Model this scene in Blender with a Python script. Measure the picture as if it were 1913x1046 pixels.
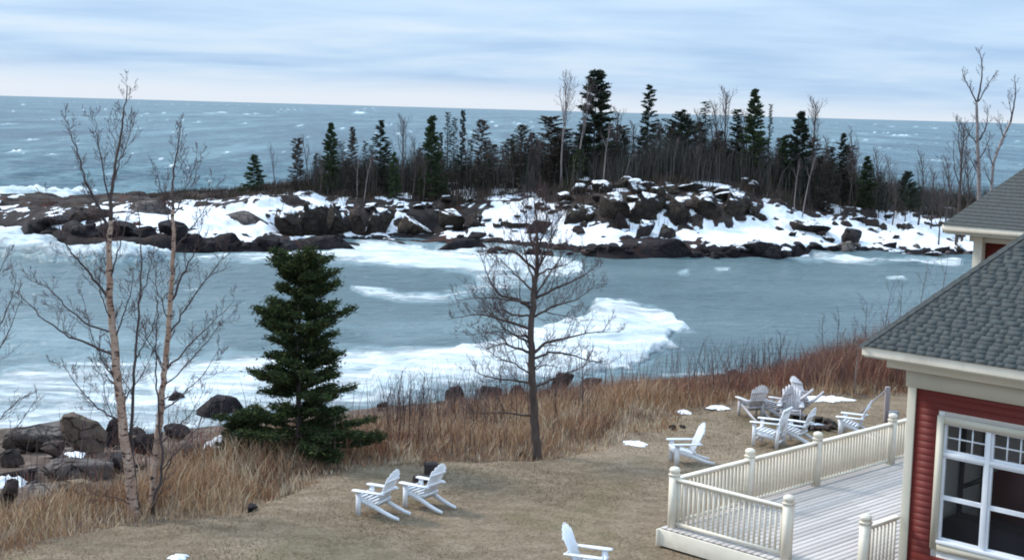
import bpy, math, random
import numpy as np
from mathutils import Vector, Matrix, Euler

for o in list(bpy.data.objects):
    bpy.data.objects.remove(o)
rnd = random.Random(7)
rng = np.random.default_rng(7)
SC = bpy.context.scene
COL = SC.collection

# ------------------------------------------------------------------ camera
FPX, CX, CY = 2700.0, 956.5, 523.0          # focal length and centre in pixels of the 1913 px wide photograph
ROLL = math.radians(1.56)
PITCH = math.atan(319 * math.cos(ROLL) / FPX)
CAM = np.array([0.0, 0.0, 14.0])            # on an upper balcony, 14 m over the lake
_F = np.array([0, math.cos(PITCH), -math.sin(PITCH)])
_U0 = np.array([0, math.sin(PITCH), math.cos(PITCH)])
_X = np.array([1.0, 0, 0])
_R = _X * math.cos(ROLL) + _U0 * math.sin(ROLL)
_U = -_X * math.sin(ROLL) + _U0 * math.cos(ROLL)
cam_data = bpy.data.cameras.new('camera')
cam = bpy.data.objects.new('camera', cam_data)
COL.objects.link(cam)
cam_data.sensor_width = 36
cam_data.lens = 36 * FPX / 1913
cam_data.clip_start = 0.5
cam_data.clip_end = 60000
cam.matrix_world = Matrix(((_R[0], _U[0], -_F[0], CAM[0]), (_R[1], _U[1], -_F[1], CAM[1]), (_R[2], _U[2], -_F[2], CAM[2]), (0, 0, 0, 1)))
SC.camera = cam

# ------------------------------------------------------------------ exposure
SC.view_settings.view_transform = 'Standard'
SC.view_settings.look = 'None'
SC.view_settings.gamma = 1
SC.view_settings.use_curve_mapping = False
SC.view_settings.exposure = 0.84
SC.cycles.max_bounces = 6
SC.cycles.transparent_max_bounces = 8
SC.cycles.filter_width = 1.9
SC.cycles.sample_clamp_indirect = 2.5
SC.cycles.sample_clamp_direct = 8

# ------------------------------------------------------------------ sky and sun
SUN_EL, SUN_AZ = math.radians(42), math.radians(-62)       # high on the left, a little beyond the scene
world = bpy.data.worlds.new('World')
SC.world = world
world.use_nodes = True
wt = world.node_tree
wt.nodes.clear()
def wn(kind, **kw):
    n = wt.nodes.new(kind)
    for k, v in kw.items():
        setattr(n, k, v)
    return n
def wl(a, b):
    wt.links.new(a, b)
w_out = wn('ShaderNodeOutputWorld')
w_bg = wn('ShaderNodeBackground'); w_bg.inputs['Strength'].default_value = 0.1
wl(w_bg.outputs[0], w_out.inputs[0])
w_sky = wn('ShaderNodeTexSky', sky_type='NISHITA', sun_disc=False, sun_elevation=SUN_EL, sun_rotation=SUN_AZ)
w_tc = wn('ShaderNodeTexCoord')
w_sep = wn('ShaderNodeSeparateXYZ'); wl(w_tc.outputs['Generated'], w_sep.inputs[0])
def wmath(op, a, b=None, c=None, clamp=False):
    n = wn('ShaderNodeMath', operation=op); n.use_clamp = clamp
    for i, v in enumerate((a, b, c)):
        if v is None: continue
        if isinstance(v, (int, float)): n.inputs[i].default_value = v
        else: wl(v, n.inputs[i])
    return n.outputs[0]
zc = wmath('MAXIMUM', w_sep.outputs[2], 0.0)
zz = wmath('ADD', zc, 0.085)
u_ = wmath('DIVIDE', w_sep.outputs[0], zz)
v_ = wmath('DIVIDE', w_sep.outputs[1], zz)
w_cmb = wn('ShaderNodeCombineXYZ')
wl(wmath('MULTIPLY', u_, 0.62), w_cmb.inputs[0]); wl(wmath('MULTIPLY', v_, 0.85), w_cmb.inputs[1])
def wnoise(scale, detail, rough, dist=0.0, src=None):
    n = wn('ShaderNodeTexNoise'); n.inputs['Scale'].default_value = scale; n.inputs['Detail'].default_value = detail
    n.inputs['Roughness'].default_value = rough; n.inputs['Distortion'].default_value = dist
    wl(src or w_cmb.outputs[0], n.inputs['Vector']); return n.outputs['Fac']
n1 = wnoise(0.62, 5, 0.5, 0.5)
n2 = wnoise(2.2, 4, 0.55, 0.3)
mixn = wmath('ADD', wmath('MULTIPLY', n1, 0.72), wmath('MULTIPLY', n2, 0.28))
ramp = wn('ShaderNodeValToRGB')
wl(mixn, ramp.inputs[0])
e = ramp.color_ramp.elements
e[0].position = 0.37; e[0].color = (0.232, 0.338, 0.485, 1)
e[1].position = 0.65; e[1].color = (0.405, 0.475, 0.545, 1)
m_ = ramp.color_ramp.elements.new(0.5); m_.color = (0.308, 0.412, 0.535, 1)
# pale clear strip under the cloud deck, along the horizon
strip = wn('ShaderNodeMapRange'); strip.inputs['From Min'].default_value = 0.0; strip.inputs['From Max'].default_value = 0.022
strip.inputs['To Min'].default_value = 1.0; strip.inputs['To Max'].default_value = 0.0
strip.interpolation_type = 'SMOOTHSTEP'
sn = wmath('ADD', zc, wmath('MULTIPLY', wmath('SUBTRACT', n1, 0.5), 0.02))
wl(wmath('ADD', sn, wmath('MULTIPLY', w_sep.outputs[0], 0.016)), strip.inputs['Value'])
w_mix = wn('ShaderNodeMixRGB'); wl(strip.outputs[0], w_mix.inputs[0]); wl(ramp.outputs[0], w_mix.inputs[1])
w_mix.inputs[2].default_value = (0.455, 0.500, 0.555, 1)
w_sc = wn('ShaderNodeVectorMath', operation='SCALE'); wl(w_mix.outputs[0], w_sc.inputs[0])
wl(wmath('MULTIPLY', wmath('ADD', wmath('MULTIPLY', zc, 1.35), 1.0), 9.6), w_sc.inputs['Scale'])      # an overcast sky brightens evenly towards the zenith
w_fin = wn('ShaderNodeMixRGB'); w_fin.inputs[0].default_value = 0.97
wl(w_sky.outputs[0], w_fin.inputs[1]); wl(w_sc.outputs[0], w_fin.inputs[2])
wl(w_fin.outputs[0], w_bg.inputs[0])

sun_data = bpy.data.lights.new('sun', 'SUN')
sun_data.energy = 1.9
sun_data.angle = math.radians(11)
sun_data.color = (1.0, 0.95, 0.88)
sun = bpy.data.objects.new('sun', sun_data)
COL.objects.link(sun)
_sd = Vector((math.sin(SUN_AZ) * math.cos(SUN_EL), math.cos(SUN_AZ) * math.cos(SUN_EL), math.sin(SUN_EL)))
sun.rotation_euler = _sd.to_track_quat('Z', 'Y').to_euler()

# ------------------------------------------------------------------ helpers: where things stand
def ray(px, py):
    return _F * FPX + _R * (px - CX) - _U * (py - CY)
def onz(px, py, z):
    d = ray(px, py); return CAM + d * (z - CAM[2]) / d[2]
def aty(px, py, y):
    d = ray(px, py); return CAM + d * y / d[1]
def proj(P):
    V = np.asarray(P) - CAM
    w = V @ _F
    return CX + FPX * (V @ _R) / w, CY - FPX * (V @ _U) / w
def sdf(poly, x, y):
    """Signed distance (negative inside) of points to a polygon."""
    x = np.asarray(x, float); y = np.asarray(y, float)
    d = np.full(x.shape, 1e18); ins = np.zeros(x.shape, bool)
    n = len(poly)
    for i in range(n):
        ax, ay = poly[i][0], poly[i][1]; bx, by = poly[(i + 1) % n][0], poly[(i + 1) % n][1]
        ex, ey = bx - ax, by - ay
        wx, wy = x - ax, y - ay
        t = np.clip((wx * ex + wy * ey) / (ex * ex + ey * ey + 1e-12), 0, 1)
        d = np.minimum(d, (wx - ex * t) ** 2 + (wy - ey * t) ** 2)
        c = (ay > y) != (by > y)
        with np.errstate(divide='ignore', invalid='ignore'):
            ins ^= c & (x < (bx - ax) * (y - ay) / (by - ay + 1e-12) + ax)
    d = np.sqrt(d)
    return np.where(ins, -d, d)
def vnoise(x, y, seed=0):
    x = np.asarray(x, float); y = np.asarray(y, float)
    xi = np.floor(x).astype(np.int64); yi = np.floor(y).astype(np.int64)
    fx = x - xi; fy = y - yi
    fx = fx * fx * (3 - 2 * fx); fy = fy * fy * (3 - 2 * fy)
    def h(a, b):
        n = (a * 374761393 + b * 668265263 + seed * 1442695041) & 0xFFFFFFFF
        n = ((n ^ (n >> 13)) * 1274126177) & 0xFFFFFFFF
        return ((n ^ (n >> 16)) & 0xFFFF) / 65535.0
    return (h(xi, yi) * (1 - fx) + h(xi + 1, yi) * fx) * (1 - fy) + (h(xi, yi + 1) * (1 - fx) + h(xi + 1, yi + 1) * fx) * fy
def fbm(x, y, seed=0, octv=4, gain=0.5):
    s = 0; a = 1; t = 0
    for i in range(octv):
        s = s + a * vnoise(x * 2 ** i + 17.3 * i, y * 2 ** i - 9.1 * i, seed + i * 31); t += a; a *= gain
    return s / t
def sstep(a, b, x):
    t = np.clip((x - a) / (b - a), 0, 1); return t * t * (3 - 2 * t)

# ------------------------------------------------------------------ helpers: meshes and objects
class MB:
    def __init__(self):
        self.v = []; self.f3 = []; self.f4 = []; self.n = 0; self.c = []
    def add(self, v, f3=None, f4=None, col=None):
        v = np.asarray(v, np.float64).reshape(-1, 3)
        if f3 is not None and len(f3): self.f3.append(np.asarray(f3, np.int64) + self.n)
        if f4 is not None and len(f4): self.f4.append(np.asarray(f4, np.int64) + self.n)
        self.v.append(v); self.n += len(v)
        if col is not None:
            self.c.append(np.broadcast_to(np.asarray(col, np.float32), (len(v), 4)))
        return self
    def box(self, c, s, M=None):
        x, y, z = s[0] / 2, s[1] / 2, s[2] / 2
        v = np.array([(-x, -y, -z), (x, -y, -z), (x, y, -z), (-x, y, -z), (-x, -y, z), (x, -y, z), (x, y, z), (-x, y, z)])
        if M is not None: v = v @ np.asarray(M, float).T
        return self.add(v + np.asarray(c, float), f4=[(0, 3, 2, 1), (4, 5, 6, 7), (0, 1, 5, 4), (1, 2, 6, 5), (2, 3, 7, 6), (3, 0, 4, 7)])
    def tube(self, pts, rad, n=6, cap=True):
        pts = np.asarray(pts, float); k = len(pts)
        rad = np.broadcast_to(np.asarray(rad, float), (k,))
        t = np.gradient(pts, axis=0)
        t /= np.linalg.norm(t, axis=1, keepdims=True) + 1e-9
        ref = np.array([0.12, 0.2, 0.97]) if abs(t[0][2]) < 0.9 else np.array([1.0, 0.1, 0])
        a = np.cross(t, ref); a /= np.linalg.norm(a, axis=1, keepdims=True) + 1e-9
        b = np.cross(t, a)
        an = np.arange(n) * 2 * math.pi / n
        v = pts[:, None, :] + rad[:, None, None] * (np.cos(an)[None, :, None] * a[:, None, :] + np.sin(an)[None, :, None] * b[:, None, :])
        i = np.arange(k - 1)[:, None] * n; j = np.arange(n)[None, :]; j2 = (j + 1) % n
        q = np.stack([i + j, i + j2, i + n + j2, i + n + j], -1).reshape(-1, 4)
        v = v.reshape(-1, 3)
        if cap:
            v = np.vstack([v, pts[:1], pts[-1:]])
            c0, c1 = k * n, k * n + 1
            j = np.arange(n); j2 = (j + 1) % n
            f3 = np.vstack([np.stack([np.full(n, c0), j2, j], -1), np.stack([np.full(n, c1), (k - 1) * n + j, (k - 1) * n + j2], -1)])
            return self.add(v, f3=f3, f4=q)
        return self.add(v, f4=q)
    def mesh(self, name, mat=None, smooth=False):
        me = bpy.data.meshes.new(name)
        V = np.vstack(self.v)
        f3 = np.vstack(self.f3) if self.f3 else np.zeros((0, 3), np.int64)
        f4 = np.vstack(self.f4) if self.f4 else np.zeros((0, 4), np.int64)
        me.vertices.add(len(V)); me.vertices.foreach_set('co', V.astype(np.float32).ravel())
        me.loops.add(f3.size + f4.size)
        me.loops.foreach_set('vertex_index', np.concatenate([f3.ravel(), f4.ravel()]).astype(np.int32))
        m = len(f3) + len(f4); me.polygons.add(m)
        st = np.concatenate([np.arange(len(f3)) * 3, len(f3) * 3 + np.arange(len(f4)) * 4]).astype(np.int32)
        me.polygons.foreach_set('loop_start', st)
        if smooth: me.polygons.foreach_set('use_smooth', np.ones(m, bool))
        me.update(calc_edges=True)
        if self.c:
            at = me.color_attributes.new('tint', 'FLOAT_COLOR', 'POINT')
            at.data.foreach_set('color', np.vstack(self.c).astype(np.float32).ravel())
        if mat: me.materials.append(mat)
        return me
    def obj(self, name, mat=None, parent=None, smooth=False, loc=None, bevel=0):
        o = bpy.data.objects.new(name, self.mesh(name, mat, smooth))
        COL.objects.link(o)
        if parent: o.parent = parent
        if loc is not None: o.location = loc
        if bevel:
            b = o.modifiers.new('bevel', 'BEVEL'); b.width = bevel; b.segments = 2; b.limit_method = 'ANGLE'
        return o
def attr(o, name, vals):
    a = o.data.attributes.new(name, 'FLOAT', 'POINT'); a.data.foreach_set('value', np.asarray(vals, np.float32).ravel())
def tag(o, label=None, cat=None, group=None, kind=None):
    if label: o['label'] = label
    if cat: o['category'] = cat
    if group: o['group'] = group
    if kind: o['kind'] = kind
    return o
def thing(name, label, cat, loc=(0, 0, 0), rz=0.0, group=None):
    o = bpy.data.objects.new(name, None); COL.objects.link(o)
    o.empty_display_size = 0.2
    o.location = loc; o.rotation_euler = (0, 0, rz)
    return tag(o, label, cat, group)
def inst(name, mesh, parent=None, loc=None, rot=None, scale=None):
    o = bpy.data.objects.new(name, mesh); COL.objects.link(o)
    if parent: o.parent = parent
    if loc is not None: o.location = loc
    if rot is not None: o.rotation_euler = rot
    if scale is not None: o.scale = scale
    return o
def copy_tree(o, parent=None):
    c = o.copy(); COL.objects.link(c)
    if parent: c.parent = parent
    for ch in o.children: copy_tree(ch, c)
    return c

# ------------------------------------------------------------------ helpers: materials
class Mat:
    def __init__(self, name, base=(0.5, 0.5, 0.5), rough=0.8, spec=0.3):
        self.m = bpy.data.materials.new(name); self.m.use_nodes = True
        self.t = self.m.node_tree; self.p = self.t.nodes['Principled BSDF']
        self.p.inputs['Base Color'].default_value = (*base, 1); self.p.inputs['Roughness'].default_value = rough
        self.p.inputs['Specular IOR Level'].default_value = spec
        self._tc = None
    def n(self, kind, **kw):
        n = self.t.nodes.new(kind)
        for k, v in kw.items(): setattr(n, k, v)
        return n
    def l(self, a, b): self.t.links.new(a, b)
    def co(self, which='Object', scale=(1, 1, 1)):
        tc = self.n('ShaderNodeTexCoord'); mp = self.n('ShaderNodeMapping'); mp.inputs['Scale'].default_value = scale
        if which == 'World':
            g = self.n('ShaderNodeNewGeometry'); self.l(g.outputs['Position'], mp.inputs['Vector'])
        else:
            self.l(tc.outputs[which], mp.inputs['Vector'])
        return mp.outputs[0]
    def noise(self, scale, detail=4, rough=0.5, which='Object', stretch=(1, 1, 1), dist=0):
        n = self.n('ShaderNodeTexNoise'); n.inputs['Scale'].default_value = scale; n.inputs['Detail'].default_value = detail
        n.inputs['Roughness'].default_value = rough; n.inputs['Distortion'].default_value = dist
        self.l(self.co(which, stretch), n.inputs['Vector']); return n.outputs['Fac']
    def math(self, op, a, b=None, c=None, clamp=False):
        n = self.n('ShaderNodeMath', operation=op); n.use_clamp = clamp
        for i, v in enumerate((a, b, c)):
            if v is None: continue
            if isinstance(v, (int, float)): n.inputs[i].default_value = v
            else: self.l(v, n.inputs[i])
        return n.outputs[0]
    def rng(self, v, a, b, c=0.0, d=1.0, smooth=False):
        n = self.n('ShaderNodeMapRange'); n.clamp = True
        if smooth: n.interpolation_type = 'SMOOTHSTEP'
        for k, x in zip(('From Min', 'From Max', 'To Min', 'To Max'), (a, b, c, d)): n.inputs[k].default_value = x
        self.l(v, n.inputs['Value']); return n.outputs[0]
    def mix(self, f, a, b, mode='MIX'):
        n = self.n('ShaderNodeMixRGB', blend_type=mode)
        for i, v in enumerate((f, a, b)):
            if isinstance(v, (int, float)): n.inputs[i].default_value = v
            elif isinstance(v, tuple): n.inputs[i].default_value = (*v, 1) if len(v) == 3 else v
            else: self.l(v, n.inputs[i])
        return n.outputs[0]
    def ramp(self, f, stops):
        n = self.n('ShaderNodeValToRGB'); e = n.color_ramp.elements
        e[0].position, e[0].color = stops[0][0], (*stops[0][1], 1)
        e[1].position, e[1].color = stops[-1][0], (*stops[-1][1], 1)
        for p, c in stops[1:-1]:
            x = e.new(p); x.color = (*c, 1)
        self.l(f, n.inputs[0]); return n.outputs[0]
    def at(self, name, out='Fac'):
        n = self.n('ShaderNodeAttribute'); n.attribute_name = name; return n.outputs[out]
    def color(self, c): self.l(c, self.p.inputs['Base Color']); return self
    def bump(self, h, strength=0.4, dist=0.05):
        n = self.n('ShaderNodeBump'); n.inputs['Strength'].default_value = strength; n.inputs['Distance'].default_value = dist
        self.l(h, n.inputs['Height']); self.l(n.outputs[0], self.p.inputs['Normal']); return self
    def objrand(self):
        return self.n('ShaderNodeObjectInfo').outputs['Random']

def weathered(name, base, rough=0.6, var=0.18, scale=3.0, stretch=(1, 1, 1), bump=0.15, rand=0.0, dirt=None):
    m = Mat(name, base, rough)
    n = m.noise(scale, 5, 0.6, 'Object', stretch)
    lo = tuple(c * (1 - var) for c in base); hi = tuple(min(1, c * (1 + var)) for c in base)
    c = m.ramp(n, [(0.3, lo), (0.7, hi)])
    if rand:
        c = m.mix(1.0, c, m.ramp(m.objrand(), [(0, (1 - rand,) * 3), (1, (1 + rand * 0.5,) * 3)]), 'MULTIPLY')
    if dirt:
        d = m.rng(m.noise(scale * 0.45, 6, 0.7, 'World'), 0.52, 0.68)
        c = m.mix(m.math('MULTIPLY', d, 0.55), c, dirt)
    m.color(c)
    m.bump(m.noise(scale * 8, 3, 0.6, 'Object', stretch), bump, 0.01)
    return m.m

M = {}
M['white'] = weathered('white_paint', (0.80, 0.82, 0.86), 0.45, 0.05, 4, rand=0.06)
M['weathered_white'] = weathered('weathered_paint', (0.58, 0.55, 0.56), 0.7, 0.22, 6, rand=0.15)
M['cream'] = weathered('cream_paint', (0.76, 0.695, 0.58), 0.55, 0.07, 2.5, rand=0.08, dirt=(0.50, 0.45, 0.37))
M['trim'] = weathered('trim_paint', (0.60, 0.56, 0.46), 0.5, 0.05, 1.5)
M['plank'] = weathered('deck_boards', (0.50, 0.462, 0.435), 0.75, 0.14, 1.6, (8, 0.6, 8), 0.3, rand=0.16, dirt=(0.36, 0.32, 0.32))
M['red'] = weathered('red_siding', (0.15, 0.021, 0.016), 0.6, 0.12, 2, (0.4, 1, 6), 0.12, rand=0.05)
M['shingle'] = weathered('asphalt_shingle', (0.058, 0.066, 0.066), 0.9, 0.3, 14, bump=0.3, rand=0.07)
M['frame_white'] = weathered('window_frame_paint', (0.74, 0.76, 0.80), 0.4, 0.04, 2)
M['dark_wood'] = weathered('dark_block', (0.045, 0.032, 0.03), 0.85, 0.3, 5, bump=0.5)
M['post_grey'] = weathered('grey_post', (0.30, 0.26, 0.26), 0.8, 0.2, 5, (6, 6, 1), 0.4)
M['interior'] = weathered('interior_plaster', (0.75, 0.73, 0.7), 0.8, 0.05, 1)
M['interior_red'] = weathered('interior_red', (0.22, 0.03, 0.03), 0.7, 0.1, 1)
M['interior_dark'] = weathered('interior_floor', (0.03, 0.022, 0.03), 0.6, 0.2, 2)
M['metal'] = weathered('grey_metal', (0.25, 0.25, 0.27), 0.4, 0.1, 4)

g_ = Mat('window_glass', (0.02, 0.025, 0.03), 0.03, 0.5)
g_.p.inputs['Alpha'].default_value = 0.30
M['glass'] = g_.m

# rock: brown-purple basalt, with snow lying on the flatter tops of the snowy kind
def rock_mat(name, dark, light, snow=None):
    m = Mat(name, dark, 0.85, 0.25)
    n = m.noise(1.3, 7, 0.65, 'World'); n2 = m.noise(6, 5, 0.6, 'World')
    c = m.ramp(n, [(0.3, dark), (0.55, tuple((a + b) / 2 for a, b in zip(dark, light))), (0.72, light)])
    c = m.mix(0.5, c, m.ramp(n2, [(0.3, (0.55, 0.5, 0.5)), (0.7, (1.15, 1.1, 1.1))]), 'MULTIPLY')
    c = m.mix(1.0, c, m.ramp(m.objrand(), [(0, (0.7, 0.68, 0.68)), (1, (1.3, 1.25, 1.15))]), 'MULTIPLY')
    if snow is not None:
        g = m.n('ShaderNodeNewGeometry'); s = m.n('ShaderNodeSeparateXYZ'); m.l(g.outputs['Normal'], s.inputs[0])
        k = m.math('ADD', s.outputs[2], m.math('MULTIPLY', m.math('SUBTRACT', m.noise(1.1, 4, 0.6, 'World'), 0.5), 1.3))
        k = m.rng(k, snow, snow + 0.12)
        c = m.mix(k, c, (0.86, 0.88, 0.92))
    vo = m.n('ShaderNodeTexVoronoi', feature='DISTANCE_TO_EDGE'); vo.inputs['Scale'].default_value = 1.0
    wv = m.n('ShaderNodeVectorMath', operation='ADD'); nz = m.n('ShaderNodeTexNoise'); nz.inputs['Scale'].default_value = 1.6; m.l(m.co('World'), nz.inputs['Vector'])
    m.l(m.co('World', (1.0, 1.0, 1.9)), wv.inputs[0]); m.l(nz.outputs['Color'], wv.inputs[1]); m.l(wv.outputs[0], vo.inputs['Vector'])
    crack = m.rng(vo.outputs['Distance'], 0.0, 0.07)
    c = m.mix(m.rng(crack, 0, 1, 0.55, 0.0), c, (0.008, 0.007, 0.007))
    m.color(c); m.bump(m.math('ADD', m.math('MULTIPLY', crack, 1.2), m.math('ADD', m.noise(3, 8, 0.7, 'World'), m.math('MULTIPLY', n2, 0.3))), 0.9, 0.14)
    return m.m
M['rock_dark'] = rock_mat('dark_rock', (0.012, 0.010, 0.013), (0.040, 0.032, 0.036))
M['rock_brown'] = rock_mat('brown_rock', (0.026, 0.018, 0.017), (0.085, 0.062, 0.055))
M['rock_cliff'] = rock_mat('cliff_rock', (0.016, 0.012, 0.010), (0.066, 0.052, 0.040), 0.80)
M['rock_snowy'] = rock_mat('snow_capped_rock', (0.025, 0.022, 0.025), (0.09, 0.075, 0.07), 0.52)
M['rock_grey'] = rock_mat('grey_rock', (0.10, 0.09, 0.09), (0.22, 0.19, 0.175))
M['rock_tan'] = rock_mat('tan_rock', (0.16, 0.12, 0.09), (0.32, 0.25, 0.18))
sm = Mat('snow', (0.86, 0.88, 0.93), 0.7, 0.2)
sm.color(sm.ramp(sm.noise(4, 6, 0.7, 'World'), [(0.3, (0.60, 0.60, 0.62)), (0.55, (0.88, 0.90, 0.94))]))
sm.bump(sm.noise(5, 5, 0.6, 'World'), 0.4, 0.05); M['snow'] = sm.m

def bark(name, a, b, c=None, marks=False):
    m = Mat(name, a, 0.85, 0.2)
    n = m.noise(7, 5, 0.6, 'World', (1, 1, 0.35))
    col = m.ramp(n, [(0.3, a), (0.7, b)])
    if marks:
        k = m.rng(m.noise(5, 4, 0.7, 'World', (1, 1, 3.2)), 0.53, 0.60)
        col = m.mix(k, col, c)
    m.color(col); m.bump(m.noise(22, 4, 0.6, 'World', (1, 1, 0.3)), 0.5, 0.02)
    return m.m
M['birch'] = bark('peeling_birch_bark', (0.30, 0.17, 0.115), (0.46, 0.35, 0.28), (0.05, 0.03, 0.028), True)
M['pale_bark'] = bark('pale_bark', (0.20, 0.165, 0.155), (0.36, 0.31, 0.29), (0.10, 0.08, 0.08), True)
M['dark_bark'] = bark('dark_bark', (0.045, 0.035, 0.035), (0.10, 0.08, 0.078))
M['brown_bark'] = bark('brown_bark', (0.05, 0.037, 0.034), (0.11, 0.082, 0.072))
M['twig'] = bark('twig_bark', (0.065, 0.04, 0.04), (0.12, 0.08, 0.075))
M['twig_grey'] = bark('grey_twig_bark', (0.075, 0.055, 0.055), (0.14, 0.11, 0.11))

def tinted(name, rough=0.9, trans=0.0):
    m = Mat(name, (0.3, 0.2, 0.1), rough, 0.1)
    m.color(m.at('tint', 'Color'))
    return m.m
M['blade'] = tinted('dry_grass_blade')
M['needle'] = tinted('spruce_needles')
M['stem'] = tinted('brush_stems')
# ================================================================== the near shore
ZL = 5.7                                     # lawn level over the lake
_lp = [(-260, 1110), (0, 1046), (120, 1000), (200, 982), (300, 975), (450, 965), (520, 925), (575, 902), (700, 874), (850, 860),
       (1010, 856), (1140, 832), (1240, 808), (1262, 775), (1400, 760), (1500, 747), (1600, 744), (1700, 740), (1850, 738)]
LAWN = [tuple(onz(x, y, ZL)[:2]) for x, y in _lp]
LAWN = LAWN + [(22, 46), (45, 52), (60, 40), (60, -10), (-40, -10), (-40, 14)]
_sp = [(-500, 810), (-200, 800), (0, 800), (120, 796), (260, 812), (350, 800), (480, 788), (600, 772), (720, 757), (850, 748), (960, 736),
       (1050, 722), (1250, 706), (1350, 699), (1480, 692), (1560, 664), (1672, 600), (1765, 535), (1835, 499), (1900, 489)]
SHORE = [tuple(onz(x, y, 0)[:2]) for x, y in _sp]
SHORE = SHORE + [(70, 160), (160, 170), (200, 100), (200, -60), (-200, -60), (-200, 40)]
def z_land(x, y):
    x = np.asarray(x, float); y = np.asarray(y, float)
    dl = sdf(LAWN, x, y); ds = -sdf(SHORE, x, y)
    t = np.clip(dl / (np.maximum(dl, 0) + np.maximum(ds, 0) + 1e-6), 0, 1)
    prof = np.interp(t, [0, 0.12, 0.35, 0.7, 1.0], [1, 0.93, 0.68, 0.27, 0.0])
    z = ZL * prof
    z = z + (fbm(x * 0.09, y * 0.09, 3) - 0.5) * 0.25 * np.where(dl < 0, 0.5, 1)
    z = z + (fbm(x * 0.55, y * 0.55, 5) - 0.5) * np.where(dl < 0, 0.05, 0.5) * sstep(0, 3, ds)
    z = np.where(ds < 0, np.maximum(-2.5, ds * 0.35 - 0.02) , z)
    return z

def hit(px, py, zf, y0, y1, n=600):
    d = ray(px, py)
    Y = np.linspace(y0, y1, n); t = Y / d[1]
    X = CAM[0] + d[0] * t; Z = CAM[2] + d[2] * t
    g = np.maximum(zf(X, Y), 0.0)
    k = np.nonzero(Z <= g)[0]
    i = k[0] if len(k) else n - 1
    return np.array([X[i], Y[i], g[i]])

def grid(xs, ys):
    nx, ny = len(xs), len(ys)
    XX, YY = np.meshgrid(xs, ys)
    i = np.arange(ny - 1)[:, None] * nx + np.arange(nx - 1)[None, :]
    q = np.stack([i, i + 1, i + nx + 1, i + nx], -1).reshape(-1, 4)
    return XX.ravel(), YY.ravel(), q

xs = np.concatenate([np.arange(-75, -26, 1.2), np.arange(-26, 30, 0.28), np.arange(30, 60, 0.7), np.arange(60, 130, 1.6)])
ys = np.concatenate([np.arange(-15, 20, 2.0), np.arange(20, 82, 0.28), np.arange(82, 165, 0.7)])
gx, gy, gq = grid(xs, ys)
gz = z_land(gx, gy)
m = Mat('ground', (0.2, 0.16, 0.1), 0.95, 0.1)
big = m.noise(0.25, 4, 0.55, 'World'); mid = m.noise(1.6, 5, 0.65, 'World', (1, 1.6, 1)); fine = m.noise(14, 4, 0.7, 'World')
cl = m.ramp(m.math('ADD', m.math('MULTIPLY', big, 0.45), m.math('MULTIPLY', mid, 0.55)),
            [(0.32, (0.135, 0.098, 0.064)), (0.47, (0.200, 0.150, 0.101)), (0.62, (0.280, 0.217, 0.154))])
gr = m.rng(m.noise(0.33, 4, 0.6, 'World', (1, 1, 1), 0.5), 0.53, 0.68)
cl = m.mix(m.math('MULTIPLY', gr, 0.35), cl, (0.125, 0.120, 0.055))
cl = m.mix(0.75, cl, m.ramp(fine, [(0.33, (0.55, 0.53, 0.5)), (0.5, (1, 1, 1)), (0.68, (1.38, 1.35, 1.3))]), 'MULTIPLY')
rockc = m.ramp(m.noise(0.9, 7, 0.7, 'World'), [(0.3, (0.05, 0.035, 0.03)), (0.55, (0.13, 0.095, 0.075)), (0.7, (0.26, 0.22, 0.19))])
cl = m.mix(m.at('wild'), cl, rockc)
m.color(cl); m.bump(m.math('ADD', fine, mid), 0.8, 0.06)
o = MB().add(np.stack([gx, gy, gz], 1), f4=gq).obj('ground', m.m, smooth=True)
tag(o, kind='structure')
attr(o, 'wild', sstep(-0.2, 1.2, sdf(LAWN, gx, gy) + (fbm(gx, gy, 9) - .5) * 2))

# ================================================================== the rocky point across the bay
_ip = [(-600, 452), (-120, 440), (0, 440), (60, 452), (130, 466), (220, 476), (400, 472), (470, 476), (560, 467), (665, 463), (800, 460), (900, 464), (1050, 476),
       (1150, 484), (1200, 484), (1460, 485), (1560, 480), (1680, 484), (1800, 487), (1900, 489), (2300, 500)]
_ic = np.array([p[0] for p in _ip], float)
_iy = np.array([onz(px, py, 0)[1] for px, py in _ip])
_pc = np.array([-600, 0, 100, 250, 400, 520, 600, 800, 830, 1000, 1060, 1200, 1340, 1420, 1500, 1600, 1700, 1820, 2300], float)
_pt = np.array([-8, 0, 1.2, 7, 9.5, 15, 24, 40, 52, 62], float)
_pz = np.array([[.5, .8, 1.0, 1.2, 1.2], [1.0, 1.9, 2.1, 2.2, 1.8], [1.2, 2.2, 2.4, 2.6, 2.3], [1.2, 2.0, 2.4, 3.2, 3.5], [1.25, 2.0, 2.4, 3.3, 3.7],
      [.8, 1.0, 2.4, 4, 4.6], [.3, .6, 2.7, 3.6, 4.7], [.3, .6, 2.7, 4, 5.1], [.7, 1.2, 2.2, 4, 5.2], [1.0, 2, 2.6, 4.2, 5.4], [1.2, 2.2, 3.2, 5.4, 6.0],
      [1.2, 2.3, 4.5, 6.2, 6.4], [1.2, 2.3, 4.2, 6.3, 6.6], [1.2, 2.2, 3, 5.2, 5.8], [1.2, 2.2, 2.7, 4, 5.1], [1.1, 2, 2.5, 3.6, 4.7],
      [1, 1.8, 2.2, 3., 3.8], [.8, 1.5, 2, 2.8, 3.6], [.8, 1.5, 2, 2.8, 3.6]])
_seeds = np.stack([rng.uniform(-95, 130, 2600), rng.uniform(132, 205, 2600)], 1)
_sh = rng.uniform(-1, 1, 2600)
_cell = {}
for _i, (_x, _y) in enumerate(_seeds): _cell.setdefault((int(_x // 5), int(_y // 5)), []).append(_i)
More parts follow.
